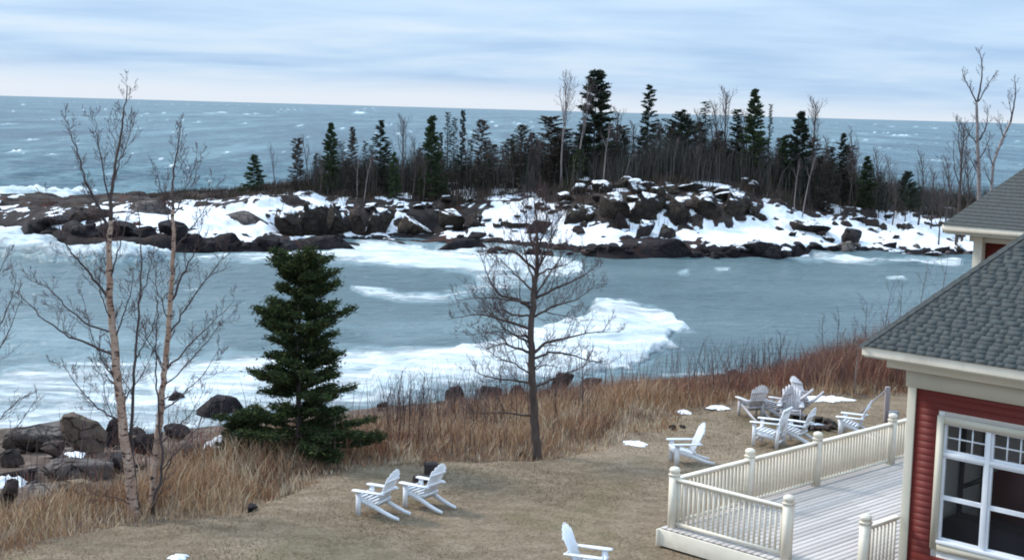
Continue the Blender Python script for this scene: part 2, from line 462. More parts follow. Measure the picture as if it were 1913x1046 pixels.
def crag(x, y):
    x = x.ravel(); y = y.ravel(); out = np.zeros(len(x))
    kx = np.floor(x / 5).astype(int); ky = np.floor(y / 5).astype(int)
    key = kx * 100000 + ky
    for k in np.unique(key):
        s = np.nonzero(key == k)[0]; cx_, cy_ = kx[s[0]], ky[s[0]]
        ids = [i for a in (-1, 0, 1) for b in (-1, 0, 1) for i in _cell.get((cx_ + a, cy_ + b), [])]
        if not ids: continue
        P = _seeds[ids]
        d = (x[s, None] - P[None, :, 0]) ** 2 + (y[s, None] - P[None, :, 1]) ** 2
        out[s] = _sh[np.array(ids)[np.argmin(d, 1)]]
    return out
def z_isl(x, y):
    x = np.asarray(x, float); y = np.asarray(y, float)
    c = CX + FPX * x / (y * math.cos(PITCH) + 10 * math.sin(PITCH)) - 4
    t = y - np.interp(c, _ic, _iy)
    t = t + (fbm(x * 0.25, y * 0.1, 21) - 0.5) * 3.0 * sstep(-2, 3, t)
    z = np.interp(t, _pt, [-3, 0, 0, 0, 0, 0, 0, 0, 0, -3])
    zs = [np.interp(c, _pc, _pz[:, k]) for k in range(5)]
    T = [-8, 0, 1.2, 7, 9.5, 15, 24, 40, 52, 62]
    Z = [-3 + 0 * c, 0 * c - .05] + zs + [zs[4] * .85, 0 * c, -3 + 0 * c]
    z = np.full(x.shape, -3.0)
    for k in range(9):
        s = (t >= T[k]) & (t < T[k + 1]); w = (t - T[k]) / (T[k + 1] - T[k])
        z = np.where(s, Z[k] * (1 - w) + Z[k + 1] * w, z)
    amp = sstep(0.3, 2.5, t) * (1 - sstep(38, 48, t))
    sh = x.shape
    z = z + amp * (crag(x + (fbm(x, y, 4) - .5) * 1.5, y).reshape(sh) * (0.22 + 0.2 * sstep(4, 9, t)) + (fbm(x * 0.7, y * 0.7, 8) - .5) * 0.5)
    return z
gx, gy, gq = grid(np.arange(-88, 125, 0.42), np.arange(131, 203, 0.36))
gz = z_isl(gx, gy)
V = np.stack([gx, gy, gz], 1)
pxv, pyv = proj(V)
SNOW = [
 [(245, 410), (300, 387), (350, 382), (400, 378), (470, 370), (545, 374), (500, 400), (545, 425), (520, 440), (470, 449), (430, 444), (380, 436), (300, 434), (255, 428)],
 [(520, 425), (640, 440), (700, 424), (812, 437), (820, 460), (700, 462), (640, 455), (560, 447)],
 [(812, 455), (822, 435), (850, 425), (870, 432), (905, 420), (900, 398), (925, 372), (1000, 372), (1060, 402), (1100, 410), (1160, 432), (1150, 455), (1080, 456), (1000, 452), (960, 450), (900, 448), (850, 452)],
 [(1272, 432), (1300, 420), (1370, 414), (1400, 398), (1430, 382), (1500, 400), (1570, 415), (1650, 425), (1645, 462), (1560, 460), (1480, 464), (1400, 458), (1300, 455), (1270, 445)],
 [(1640, 398), (1700, 402), (1760, 410), (1830, 420), (1830, 470), (1760, 470), (1650, 462)],
 [(552, 362), (600, 362), (622, 372), (600, 384), (560, 380)],
 [(1092, 341), (1130, 336), (1198, 340), (1196, 350), (1130, 353), (1095, 352)],
 [(1296, 336), (1340, 332), (1388, 346), (1380, 354), (1330, 346), (1300, 346)],
 [(1240, 356), (1252, 358), (1272, 372), (1262, 388), (1244, 390), (1252, 376)], [(1276, 366), (1288, 366), (1312, 390), (1306, 396), (1285, 382)],
 [(1145, 360), (1160, 362), (1172, 378), (1160, 382), (1148, 372)], [(920, 350), (980, 346), (1010, 352), (990, 364), (920, 362)],
 [(1190, 404), (1225, 402), (1270, 410), (1262, 432), (1220, 440), (1185, 430)],
 [(840, 352), (885, 352), (880, 372), (845, 370)], [(630, 372), (645, 371), (660, 390), (645, 392)], [(90, 402), (118, 402), (118, 418), (92, 418)],
 [(175, 388), (250, 386), (250, 392), (175, 394)], [(145, 416), (245, 414), (245, 420), (150, 422)], [(1785, 378), (1745, 370), (1712, 382), (1730, 392)],
]
sn = np.full(len(V), 1e3)
for P in SNOW: sn = np.minimum(sn, sdf(P, pxv, pyv))
warp = (fbm(gx * 0.8, gy * 0.8, 31, 5, 0.65) - 0.5)
patch = fbm(gx * 0.42, gy * 0.5, 77, 5, 0.6)
tt = gy - np.interp(pxv, _ic, _iy)
snow = np.maximum(sstep(5, -5, sn + warp * 64), sstep(0.56, 0.62, patch) * sstep(2.0, 5.0, tt) * sstep(22, 14, tt) * 0.95)
snow *= sstep(0.55, 0.95, gz + warp)
m = Mat('island_ground', (0.05, 0.04, 0.04), 0.9, 0.2)
rk = m.ramp(m.noise(0.7, 8, 0.7, 'World'), [(0.32, (0.018, 0.014, 0.014)), (0.5, (0.045, 0.034, 0.03)), (0.68, (0.095, 0.075, 0.062))])
gg = m.n('ShaderNodeNewGeometry'); sz_ = m.n('ShaderNodeSeparateXYZ'); m.l(gg.outputs['Position'], sz_.inputs[0])
rk = m.mix(m.rng(sz_.outputs[2], 0.6, 3.4, 0.9, 0.0), rk, (0.014, 0.011, 0.013))
rk = m.mix(m.rng(m.noise(0.35, 5, 0.6, 'World'), 0.55, 0.66), rk, (0.055, 0.022, 0.014))
g = m.n('ShaderNodeNewGeometry'); s_ = m.n('ShaderNodeSeparateXYZ'); m.l(g.outputs['Normal'], s_.inputs[0])
k = m.math('ADD', m.at('snow'), m.math('MULTIPLY', m.math('SUBTRACT', s_.outputs[2], 0.72), 0.9))
k = m.math('ADD', k, m.math('MULTIPLY', m.math('SUBTRACT', m.noise(1.6, 6, 0.75, 'World'), 0.5), 1.3))
k = m.rng(k, 0.55, 0.68)
snc = m.ramp(m.noise(0.9, 7, 0.7, 'World'), [(0.32, (0.58, 0.58, 0.61)), (0.5, (0.84, 0.86, 0.90)), (0.7, (0.88, 0.90, 0.94))])
m.color(m.mix(k, rk, snc)); m.bump(m.noise(2.4, 7, 0.7, 'World'), 0.8, 0.2)
o = MB().add(V, f4=gq).obj('island', m.m)
tag(o, kind='structure'); attr(o, 'snow', snow)

# ================================================================== the lake
rows = np.concatenate([np.arange(860, 235, -1.3), np.arange(235, 40, -1.0), np.geomspace(40, 1.2, 45)])
ys = 14 * FPX / rows
az = np.concatenate([np.linspace(-1.3, -0.42, 40), np.linspace(-0.4, 0.4, 760), np.linspace(0.42, 1.3, 40)])
nx, ny = len(az), len(ys)
YY = np.repeat(ys[:, None], nx, 1); XX = YY * az[None, :]
i = np.arange(ny - 1)[:, None] * nx + np.arange(nx - 1)[None, :]
q = np.stack([i, i + 1, i + nx + 1, i + nx], -1).reshape(-1, 4)
x, y = XX.ravel(), YY.ravel()
P0_ = np.stack([x, y, 0 * x], 1)
fx, fy = proj(P0_)
near = y < 300
FOAM = [  # outline, strength, edge roughness in m, how far the edge fades in px
 ([(-300, 372), (0, 374), (60, 370), (150, 370), (185, 380), (130, 398), (60, 402), (20, 412), (-300, 425)], 1.0, 14, 4, 1.7),
 ([(-400, 430), (0, 436), (40, 444), (90, 462), (140, 474), (260, 476), (330, 480), (330, 492), (230, 497), (110, 493), (50, 486), (0, 478), (-400, 470)], 1.0, 14, 4, 1.2),
 ([(330, 474), (450, 474), (560, 466), (700, 461), (815, 458), (905, 464), (1000, 472), (1060, 478), (1090, 492), (1088, 508), (1040, 520), (930, 520), (820, 506), (720, 496), (620, 494), (540, 492), (430, 490), (330, 492)], 1.0, 26, 9, .2),
 ([(870, 500), (940, 505), (1060, 508), (1085, 512), (1030, 522), (960, 536), (900, 548), (850, 552), (830, 548), (900, 530)], 0.70, 34, 12, .06),
 ([(655, 538), (700, 543), (760, 553), (830, 552), (900, 544), (935, 540), (900, 552), (820, 562), (740, 560), (690, 553)], 0.80, 14, 6, .15),
 ([(1112, 560), (1165, 557), (1200, 566), (1240, 578), (1270, 600), (1302, 622), (1262, 630), (1252, 640), (1282, 652), (1225, 660), (1222, 680), (1180, 692), (1120, 705), (1060, 712), (960, 722), (860, 735), (760, 750), (700, 757), (690, 700), (780, 672), (860, 652), (950, 640), (1010, 620), (1060, 600), (1092, 588)], 1.0, 26, 8, .5),
 ([(250, 690), (330, 672), (420, 660), (500, 656), (600, 652), (700, 648), (800, 648), (860, 640), (930, 626), (990, 612), (1060, 604), (1090, 640), (900, 735), (700, 775), (420, 800), (280, 760)], 0.90, 36, 18, .14),
 ([(-300, 700), (0, 690), (60, 672), (160, 662), (300, 660), (430, 656), (520, 690), (500, 790), (300, 830), (-300, 830)], 0.76, 44, 24, .08),
 ([(1462, 483), (1520, 480), (1600, 484), (1700, 488), (1800, 492), (1790, 500), (1700, 494), (1600, 492), (1500, 489)], 0.9, 9, 3, .1),
 ([(1220, 697), (1290, 692), (1400, 690), (1480, 688), (1480, 694), (1380, 700), (1240, 704)], 0.7, 10, 4, .05),
 ([(340, 538), (372, 536), (372, 541), (345, 543)], 0.9, 4, 2, .05), ([(1262, 508), (1286, 504), (1290, 516), (1270, 518)], 0.62, 8, 3, .05),
 ([(1335, 500), (1365, 499), (1362, 507), (1340, 508)], 0.62, 8, 3, .05), ([(1655, 518), (1688, 512), (1694, 520), (1662, 525)], 0.7, 8, 3, .05),
 ([(640, 610), (900, 590), (1080, 560), (1100, 590), (960, 628), (700, 645)], 0.20, 30, 20, .0),
 ([(-300, 560), (200, 600), (420, 640), (420, 660), (-300, 690)], 0.22, 30, 25, .0),
]
foam = np.zeros(len(x)); lump = np.zeros(len(x))
xn, yn = x[near], y[near]
w1 = fbm(xn * 0.16, yn * 0.13, 41, 5, 0.6) - 0.5
w2 = fbm(xn * 0.6, yn * 0.45, 43, 5, 0.6) - 0.5
ff = np.zeros(len(xn)); ll = np.zeros(len(xn))
for poly, st, rg, fade, hgt in FOAM:
    d = sdf(poly, fx[near], fy[near]) + w1 * rg + w2 * rg * 0.5
    k = sstep(fade * 0.5, -fade, d) * st
    ff = np.maximum(ff, k); ll = np.maximum(ll, sstep(2, -fade * 1.4, d) * hgt)
foam[near] = ff; lump[near] = ll
# breaking crests scattered over the open lake, each with its own height
caps = [(32, 286, 26), (98, 290, 12), (15, 232, 14), (408, 211, 20), (470, 213, 10), (290, 212, 8), (102, 223, 8), (60, 262, 12), (672, 211, 22), (330, 246, 8), (300, 300, 12), (560, 235, 8), (1664, 252, 24), (1610, 262, 10), (1690, 254, 8), (1700, 238, 10), (918, 228, 6), (965, 231, 8), (1000, 229, 5), (210, 330, 18), (150, 352, 16), (1545, 262, 10), (640, 240, 7), (745, 250, 9), (880, 247, 6), (1150, 236, 6), (30, 196, 7), (180, 205, 6), (1750, 300, 12), (1860, 262, 8), (260, 240, 6)]
rc = np.random.default_rng(5)
for _ in range(170): caps.append((rc.uniform(-200, 2100), 0, 0))
cr = np.zeros(len(x)); cf = np.zeros(len(x))
opn = np.nonzero((y > 190) & (y < 12000))[0]; ox, oy = x[opn], y[opn]
for cxp, cyp, cw in caps:
    if cyp == 0:
        dep_ = 6 + 170 * rc.random() ** 1.3; cyp = 178 + cxp * 0.0272 + dep_; cw = rc.uniform(2, 7) * (0.6 + dep_ / 130)
    g_ = onz(cxp, cyp, 0.0); gY = g_[1]; hw = cw / 2 / FPX * gY; hd = 1.4 * gY * gY / (14 * FPX)
    s_ = np.abs(oy - gY) < 4 * hd
    dx_ = (ox[s_] - g_[0] + (oy[s_] - gY) * .1) / hw; dy_ = (oy[s_] - gY) / hd
    k_ = np.exp(-np.abs(dx_) ** 3 - dy_ ** 2) * (0.5 + vnoise(ox[s_] / hw * 3, oy[s_] / hd, 8))
    cf[opn[s_]] = np.maximum(cf[opn[s_]], np.clip(k_ * 1.25, 0, 1))
    cr[opn[s_]] = np.maximum(cr[opn[s_]], k_ * min(1.0, cw / FPX * gY * .16))
foam = np.maximum(foam, cf * .95)
# waves: short steep chop in the bay, longer swell on the open lake
damp = sstep(1500, 200, y)
h = np.zeros(len(x))
for lam, amp, ang, sd in ((11, .16, 1.35, 1), (6.5, .10, 1.75, 2), (4.0, .055, 1.1, 3), (18, .2, 1.5, 4)):
    kx, ky = math.cos(ang) * 2 * math.pi / lam, math.sin(ang) * 2 * math.pi / lam
    ph = fbm(x / lam * 0.22, y / lam * 0.22, 50 + sd, 3) * 16
    sp = y * y / (14 * FPX) * 1.3
    s = np.sin(x * kx + y * ky + ph)
    h += amp * (1 - np.abs(s)) * 1.4 * (0.4 + 1.2 * vnoise(x / lam * .5, y / lam * .5, sd)) * sstep(lam * 0.6, lam * 0.25, sp)
inbay = np.where(y < 140, 0.55, 1.3)
h = h * inbay
h += cr
h[near] += ll * (0.25 + 1.3 * fbm(xn * 0.42, yn * 0.2, 61, 3, .45)) + ll * 0.12 * (fbm(xn * 1.7, yn * 1.2, 62, 3, .6) - .3)
o = MB().add(np.stack([x, y, h - 0.12], 1), f4=q).obj('lake_water', None, smooth=True)
tag(o, kind='structure'); attr(o, 'foam', foam); attr(o, 'open', sstep(135, 175, y))
m = Mat('lake_water', (0.06, 0.11, 0.13), 0.25, 0.5)
FO = m.at('foam')
deep = m.ramp(m.noise(0.05, 4, 0.6, 'World', (0.35, 1, 1)), [(0.35, (0.070, 0.112, 0.124)), (0.65, (0.112, 0.165, 0.178))])
far = m.ramp(m.noise(0.010, 4, 0.6, 'World', (0.5, 0.25, 1)), [(0.35, (0.030, 0.076, 0.104)), (0.65, (0.062, 0.122, 0.145))])
chopa = m.noise(0.30, 6, 0.75, 'World', (1, 0.14, 1), 0.3); chopb = m.noise(0.055, 5, 0.7, 'World', (1, 0.13, 1), 0.3)
chopc = m.noise(0.014, 5, 0.75, 'World', (1, 0.16, 1), 0.4)
chop = m.math('ADD', m.math('MULTIPLY', chopa, 0.30), m.math('ADD', m.math('MULTIPLY', chopb, 0.38), m.math('MULTIPLY', chopc, 0.32)))
far = m.mix(1.0, far, m.ramp(chop, [(0.41, (0.30, 0.42, 0.52)), (0.5, (0.95, 1, 1)), (0.575, (2.5, 2.05, 1.8))]), 'MULTIPLY')
cdist = m.n('ShaderNodeNewGeometry'); sy = m.n('ShaderNodeSeparateXYZ'); m.l(cdist.outputs['Position'], sy.inputs[0])
wat = m.mix(m.at('open'), deep, far)
swirl = m.noise(0.09, 7, 0.65, 'World', (0.35, 1, 1), 1.2)
fine = m.noise(0.7, 7, 0.7, 'World', (0.45, 1, 1), 0.8)
milk = m.math('MULTIPLY', m.rng(FO, 0.0, 0.6), m.rng(swirl, 0.36, 0.62, 0.35, 1))
wat = m.mix(m.math('MULTIPLY', milk, 0.8), wat, (0.42, 0.56, 0.60))
fm = m.math('ADD', FO, m.math('MULTIPLY', m.math('ADD', m.math('SUBTRACT', swirl, 0.5), m.math('MULTIPLY', m.math('SUBTRACT', fine, 0.5), 1.0)), 1.35))
fm = m.math('MULTIPLY', m.rng(fm, 0.42, 0.95, smooth=True), m.rng(FO, 0.05, 0.35))
thick = m.ramp(m.math('ADD', m.math('MULTIPLY', m.noise(0.28, 6, 0.7, 'World', (0.5, 1, 1), 0.8), 0.7), m.math('MULTIPLY', fine, 0.3)), [(0.36, (0.52, 0.64, 0.68)), (0.54, (0.84, 0.89, 0.91)), (0.62, (0.90, 0.93, 0.94))])
m.color(m.mix(fm, wat, thick))
m.l(m.rng(fm, 0, 1, 0.30, 0.9), m.p.inputs['Roughness']); m.l(m.mix(fm, m.mix(m.at('open'), (0.20,) * 3, (0.12,) * 3), (0.1,) * 3), m.p.inputs['Specular IOR Level'])
ripple = m.math('ADD', m.noise(1.1, 5, 0.65, 'World', (0.5, 1, 1), .4), m.math('MULTIPLY', m.noise(0.25, 4, 0.6, 'World', (0.5, 1, 1)), 2.2))
m.bump(m.math('ADD', ripple, m.math('MULTIPLY', m.math('MULTIPLY', fine, fm), 2.6)), 0.9, 0.5)
o.data.materials.append(m.m)
# ================================================================== house and deck
S2 = math.sqrt(0.5)
EU = np.array([S2, -S2, 0]); EV = np.array([S2, S2, 0]); EZ = np.array([0, 0, 1.0])
RZ = -math.pi / 4
ZD = 6.05                                     # deck floor
D0 = np.array([3.24, 27.25, 0])               # outer corner post of the deck
# local frame: x along EU (towards the camera, to the right), y along EV (away, to the right)
def local(o, org):
    o.location = org; o.rotation_euler = (0, 0, RZ)
deck = thing('deck', 'raised wooden deck with grey weathered boards beside the red house', 'deck', (D0[0], D0[1], 0), RZ)
pl = {}
L = 10.6
for k in range(31):
    x0 = -0.16 + k * 0.1445
    me = MB().box((0, 0, 0), (0.1415, 1, 0.03)).mesh('plank') if 'p' not in pl else pl['p']
    if 'p' not in pl: me.materials.append(M['plank']); pl['p'] = me
    cut = L if x0 < 4.12 else 1.0
    segs = [(-0.16, rnd.uniform(3, 5.5))]; segs.append((segs[0][1], rnd.uniform(7, 9))); segs.append((segs[1][1], L))
    if x0 > 4.1: segs = [(-0.16, 1.12)]
    for a, b in segs:
        inst('plank', me, deck, (x0 + 0.07, (a + b) / 2, ZD - 0.015 + rnd.uniform(-.002, .002)), None, (1, b - a - 0.006, 1))
MB().box((2.05, -0.18, ZD - 0.19), (4.46, 0.04, 0.32)).obj('fascia_board', M['cream'], deck, bevel=.006)
MB().box((-0.185, 5.1, ZD - 0.19), (0.04, 10.7, 0.32)).obj('fascia_board', M['cream'], deck, bevel=.006)
MB().box((2.05, 5.0, ZD - 0.14), (4.3, 10.2, 0.2)).obj('joist_frame', M['dark_wood'], deck)
for px_, py_ in ((0, 0), (2.6, 0.02), (0, 4.9), (0, 9.6), (4.1, 0.1)):
    MB().box((px_ + .1, py_ + .1, ZD - 0.6), (0.14, 0.14, 0.74)).obj('footing_post', M['dark_wood'], deck)

def post_mesh():
    b = MB(); w = 0.078
    b.box((0, 0, 0.52), (0.15, 0.15, 1.04))
    b.box((0, 0, 1.045), (0.175, 0.175, 0.035)); b.box((0, 0, 1.08), (0.135, 0.135, 0.04))
    # rounded cap
    n = 12; pr = [(0.095, 1.10), (0.108, 1.125), (0.104, 1.155), (0.078, 1.185), (0.035, 1.2)]
    for i in range(len(pr) - 1):
        a = np.arange(n) * 2 * math.pi / n
        v = np.vstack([np.stack([np.cos(a) * pr[i + j][0], np.sin(a) * pr[i + j][0], 0 * a + pr[i + j][1]], 1) for j in (0, 1)])
        q = [(j, (j + 1) % n, n + (j + 1) % n, n + j) for j in range(n)]
        b.add(v, f4=q)
    a = np.arange(n) * 2 * math.pi / n
    b.add(np.vstack([np.stack([np.cos(a) * .035, np.sin(a) * .035, 0 * a + 1.2], 1), [(0, 0, 1.206)]]), f3=[(j, (j + 1) % n, n) for j in range(n)])
    b.add(np.vstack([np.stack([np.cos(a) * .095, np.sin(a) * .095, 0 * a + 1.10], 1), [(0, 0, 1.10)]]), f3=[(n, (j + 1) % n, j) for j in range(n)])
    return b.mesh('post', M['cream'])
PM = post_mesh()
BM = MB().box((0, 0, 0.5), (0.036, 0.036, 0.84)).mesh('baluster', M['cream'])
def railing(label, a, b, posts, group='cream painted railings of the deck'):
    """a, b: ends in deck coordinates; posts: distances along the run that carry a post."""
    a = np.array(a, float); b = np.array(b, float); d = b - a; ln = np.linalg.norm(d); d /= ln
    org = D0 + EU * a[0] + EV * a[1]; org[2] = ZD
    ang = RZ + math.atan2(d[1], d[0])
    t = thing('deck_railing', label, 'railing', tuple(org), ang, group)
    for p in posts: inst('post', PM, t, (p, 0, 0))
    stops = sorted(set([0.0] + list(posts) + [ln]))
    for s, e_ in zip(stops[:-1], stops[1:]):
        s2 = s + (0.076 if s in posts else 0); e2 = e_ - (0.076 if e_ in posts else 0)
        if e2 - s2 < .1: continue
        c = (s2 + e2) / 2; w = e2 - s2
        MB().box((c, 0, 0.965), (w, 0.125, 0.035)).obj('top_rail', M['cream'], t, bevel=.006)
        MB().box((c, 0, 0.925), (w, 0.05, 0.045)).obj('under_rail', M['cream'], t)
        MB().box((c, 0, 0.095), (w, 0.055, 0.07)).obj('bottom_rail', M['cream'], t)
        n = max(1, int(round(w / 0.118)))
        for k in range(n):
            inst('baluster', BM, t, (s2 + (k + 0.5) * w / n, 0, 0))
    return t
railing('short front deck railing between the leftmost post and the open gap', (0, 0), (2.62, 0), (0.0, 2.62))
railing('long far deck railing running from the corner back behind the house', (0, 0.077), (0, 9.9), (2.37, 4.85, 7.95, 9.8))
railing('small deck railing at bottom right that ends against the red wall', (4.2, 0), (4.2, 1.06), (0.0,))

# ------------------------------------------------------------------ the red house
HC = np.array([7.094, 25.023, 0])
house = thing('red_house', 'red clapboard house with cream trim and a grey shingle hip roof, nearest the camera', 'house', (HC[0], HC[1], 0), RZ)
def hb(name, c, s, mat, parent=None, bevel=0):
    return MB().box(c, s).obj(name, mat, parent or house, bevel=bevel)
Z0, ZS = 5.6, 9.35
HX, HY = 9.0, 9.0
# wall cores (0.16 thick) with the window opening left open
W1 = (0.64, 2.30, 6.70, 8.82)
def wall(name, boxes):
    b = MB()
    for c, s in boxes: b.box(c, s)
    return b.obj(name, M['interior'], house)
wt_ = 0.16
wall('front_wall', [((W1[0] / 2, wt_ / 2, (Z0 + 9.9) / 2), (W1[0], wt_, 9.9 - Z0)), (((W1[1] + HX) / 2, wt_ / 2, (Z0 + 9.9) / 2), (HX - W1[1], wt_, 9.9 - Z0)),
     (((W1[0] + W1[1]) / 2, wt_ / 2, (Z0 + W1[2]) / 2), (W1[1] - W1[0], wt_, W1[2] - Z0)), (((W1[0] + W1[1]) / 2, wt_ / 2, (W1[3] + 9.9) / 2), (W1[1] - W1[0], wt_, 9.9 - W1[3]))])
# deck-side and far walls; unseen, unglazed openings added to let daylight into the room
wall('side_wall', [((wt_ / 2, 2.6, 7.75), (wt_, 4.86, 4.3)), ((wt_ / 2, 6.7, 6.0), (wt_, 3.3, .8)), ((wt_ / 2, 6.7, 9.3), (wt_, 3.3, 1.2)), ((wt_ / 2, 8.7, 7.75), (wt_, .6, 4.3))])
wall('far_wall', [((HX / 2, HY - wt_ / 2, 6.0), (HX - .32, wt_, .8)), ((HX / 2, HY - wt_ / 2, 9.3), (HX - .32, wt_, 1.2)), ((.5, HY - wt_ / 2, 7.55), (.6, wt_, 2.3)), ((5, HY - wt_ / 2, 7.55), (.4, wt_, 2.3)), ((8.5, HY - wt_ / 2, 7.55), (.6, wt_, 2.3))])
wall('right_wall', [((HX - wt_ / 2, HY / 2, 7.75), (wt_, HY - .32, 4.3))])
hb('ceiling', (HX / 2, HY / 2, 9.95), (HX, HY, 0.08), M['interior'])
hb('floor', (HX / 2, HY / 2, 6.0), (HX - .4, HY - .4, 0.12), M['interior_dark'])
hb('interior_door', (.20, 1.95, 7.2), (.06, .72, 2.2), M['interior']); hb('door_frame', (.24, 1.52, 7.3), (.05, .1, 2.5), M['interior_dark']); hb('door_frame', (.24, 2.38, 7.3), (.05, .1, 2.5), M['interior_dark'])
hb('door_rail', (.245, 1.95, 7.35), (.05, .72, .08), M['interior_dark'])
hb('wainscot', (.21, 3.7, 6.7), (.06, 2.3, 1.4), M['interior_red']); hb('wall_band', (.19, 3.7, 8.7), (.05, 2.4, 1.2), M['interior_dark'])
hb('interior_column', (.9, 3.3, 7.9), (.16, .16, 3.9), M['interior']); hb('interior_counter', (1.5, 1.1, 6.45), (2.4, .7, .9), M['interior_dark'])
# clapboards, each board a part; 118 mm to the weather
EXP = 0.118
def board(x0, x1, z, side='front'):
    v = []
    for xx in (x0, x1):
        v += [(xx, -0.004, z), (xx, -0.008, z), (xx, -0.008, z + .006), (xx, -0.006, z + EXP + .01), (xx, -0.001, z + EXP + .01)]
    v = np.array(v)
    f = [(0, 1, 6, 5), (1, 2, 7, 6), (2, 3, 8, 7), (3, 4, 9, 8), (4, 0, 5, 9)]
    if side == 'side': v = np.stack([v[:, 1], v[:, 0], v[:, 2]], 1)
    b = MB(); b.add(v, f4=f, f3=[(0, 2, 1), (0, 3, 2), (0, 4, 3), (5, 6, 7), (5, 7, 8), (5, 8, 9)])
    return b.obj('siding_board', M['red'], house)
z = Z0
while z < ZS - 0.03:
    if W1[2] - 0.17 - EXP < z < W1[3] + 0.10:
        board(0.085, 0.53, z); board(2.43, 5.2, z); board(5.2, HX, z)
    else:
        j = rnd.uniform(2.6, 4.4); board(0.085, j, z); board(j + .003, HX, z)
    board(0.085, 1.38, z, 'side')
    z += EXP
hb('corner_board', (0.005, -0.018, (Z0 + ZS) / 2), (0.16, 0.036, ZS - Z0), M['trim'], bevel=.004)
hb('corner_board', (-0.04, 0.08, (Z0 + ZS) / 2), (0.07, 0.16, ZS - Z0), M['trim'], bevel=.004)
hb('frieze_board', (HX / 2 - .04, -0.02, 9.52), (HX + 0.16, 0.04, 0.34), M['trim'])
hb('frieze_board', (-0.06, HY / 2, 9.52), (0.04, HY, 0.34), M['trim'])
hb('bed_moulding', (HX / 2, -0.17, 9.775), (HX + 0.7, 0.34, 0.17), M['trim'], bevel=.01)
hb('bed_moulding', (-0.17, HY / 2 + .17, 9.775), (0.34, HY, 0.17), M['trim'], bevel=.01)
ov = 0.66
hb('soffit', (HX / 2, -ov / 2 + .0, 9.885), (HX + 2 * ov - .06, ov - .04, 0.04), M['trim'])
hb('soffit', (-ov / 2, HY / 2 + ov / 2, 9.885), (ov - .04, HY - .1, 0.04), M['trim'])
hb('fascia', (HX / 2, -ov + .015, 9.975), (HX + 2 * ov, 0.03, 0.16), M['cream'], bevel=.004)
hb('fascia', (-ov + .015, HY / 2, 9.975), (0.03, HY + 2 * ov - .06, 0.16), M['cream'], bevel=.004)
# window: casing, frame, mullion, sashes, muntins, panes
win = MB(); x0, x1, zb, zt = W1
win.box((x0 - .055, -.018, (zb + zt) / 2), (.125, .04, zt - zb + .24)); win.box((x1 + .065, -.018, (zb + zt) / 2), (.125, .04, zt - zb + .24))
win.box(((x0 + x1) / 2, -.018, zt + .055), (x1 - x0 - .002 + .02, .036, .125)); win.box(((x0 + x1) / 2, -.018, zb - .07), (x1 - x0 + .008, .036, .14))
window = win.obj('window', M['trim'], house)
def wb(name, c, s, mat='frame_white', bevel=0.003):
    if mat == 'glass':
        x_, z_ = s[0] / 2, s[2] / 2
        return MB().add([(c[0] - x_, c[1], c[2] - z_), (c[0] + x_, c[1], c[2] - z_), (c[0] + x_, c[1], c[2] + z_), (c[0] - x_, c[1], c[2] + z_)], f4=[(0, 1, 2, 3)]).obj(name, M[mat], window)
    return MB().box(c, s).obj(name, M[mat], window, bevel=bevel)
U = [(0.64, 1.43), (1.51, 2.30)]
wb('frame', (1.47, .05, (zb + zt) / 2), (0.08, .11, zt - zb)); wb('frame', (1.47, .05, 8.275), (x1 - x0 - .01, .10, .065)); wb('sill', (1.47, .02, zb + .02), (x1 - x0, .14, .05))
for a, b in U:
    for (c0, c1, cols, rows_) in ((zb + .045, 7.5, 1, 1), (7.5, 8.24, 1, 1), (8.31, zt, 3, 2)):
        for s_, e_ in ((a, a + .04), (b - .04, b)): wb('sash_stile', ((s_ + e_) / 2, .06, (c0 + c1) / 2), (e_ - s_, .05, c1 - c0 - .002))
        for zz_ in (c0 + .02, c1 - .02): wb('sash_rail', ((a + b) / 2, .06, zz_), (b - a - .084, .05, .04))
        for k in range(1, cols): wb('muntin', (a + .04 + (b - a - .08) * k / cols, .058, (c0 + c1) / 2), (.022, .03, c1 - c0 - .084), bevel=0)
        for k in range(1, rows_): wb('muntin', ((a + b) / 2, .060, c0 + (c1 - c0) * k / rows_), (b - a - .084, .026, .022), bevel=0)
        for i_ in range(cols):
            for j_ in range(rows_):
                wx = (b - a - .08) / cols; wz = (c1 - c0 - .08) / rows_
                wb('pane', (a + .04 + wx * (i_ + .5), .07, c0 + .04 + wz * (j_ + .5)), (wx - .026 if cols > 1 else wx, .004, wz - .026 if rows_ > 1 else wz), 'glass', 0)
# roof: boarding under single shingles laid in courses; the face over the window wall is shingled piece by piece
SL = 1.05
def hip_roof(parent, x0, x1, y0, y1, ze, name='roof', mat='shingle'):
    r = (y1 - y0) / 2; zr = ze + r * SL
    v = [(x0, y0, ze), (x1, y0, ze), (x1, y1, ze), (x0, y1, ze), (x0 + r, y0 + r, zr), (x1 - r, y0 + r, zr)]
    b = MB()
    if abs((x1 - x0) - (y1 - y0)) < 1e-3:
        b.add(v[:5], f3=[(0, 1, 4), (1, 2, 4), (2, 3, 4), (3, 0, 4)], f4=[(3, 2, 1, 0)])
    else:
        b.add(v, f3=[(1, 2, 5), (3, 0, 4)], f4=[(0, 1, 5, 4), (2, 3, 4, 5), (3, 2, 1, 0)])
    return b.obj(name, M[mat], parent)
RX0, RX1, RY0, RY1, ZE = -ov - .03, HX + ov + .03, -ov - .03, HY + ov + .03, 10.055
roof = hip_roof(house, RX0, RX1, RY0, RY1, ZE)
sl = math.sqrt(1 + SL * SL); nrm = np.array([0, -SL, 1]) / sl; up = np.array([0, 1, SL]) / sl
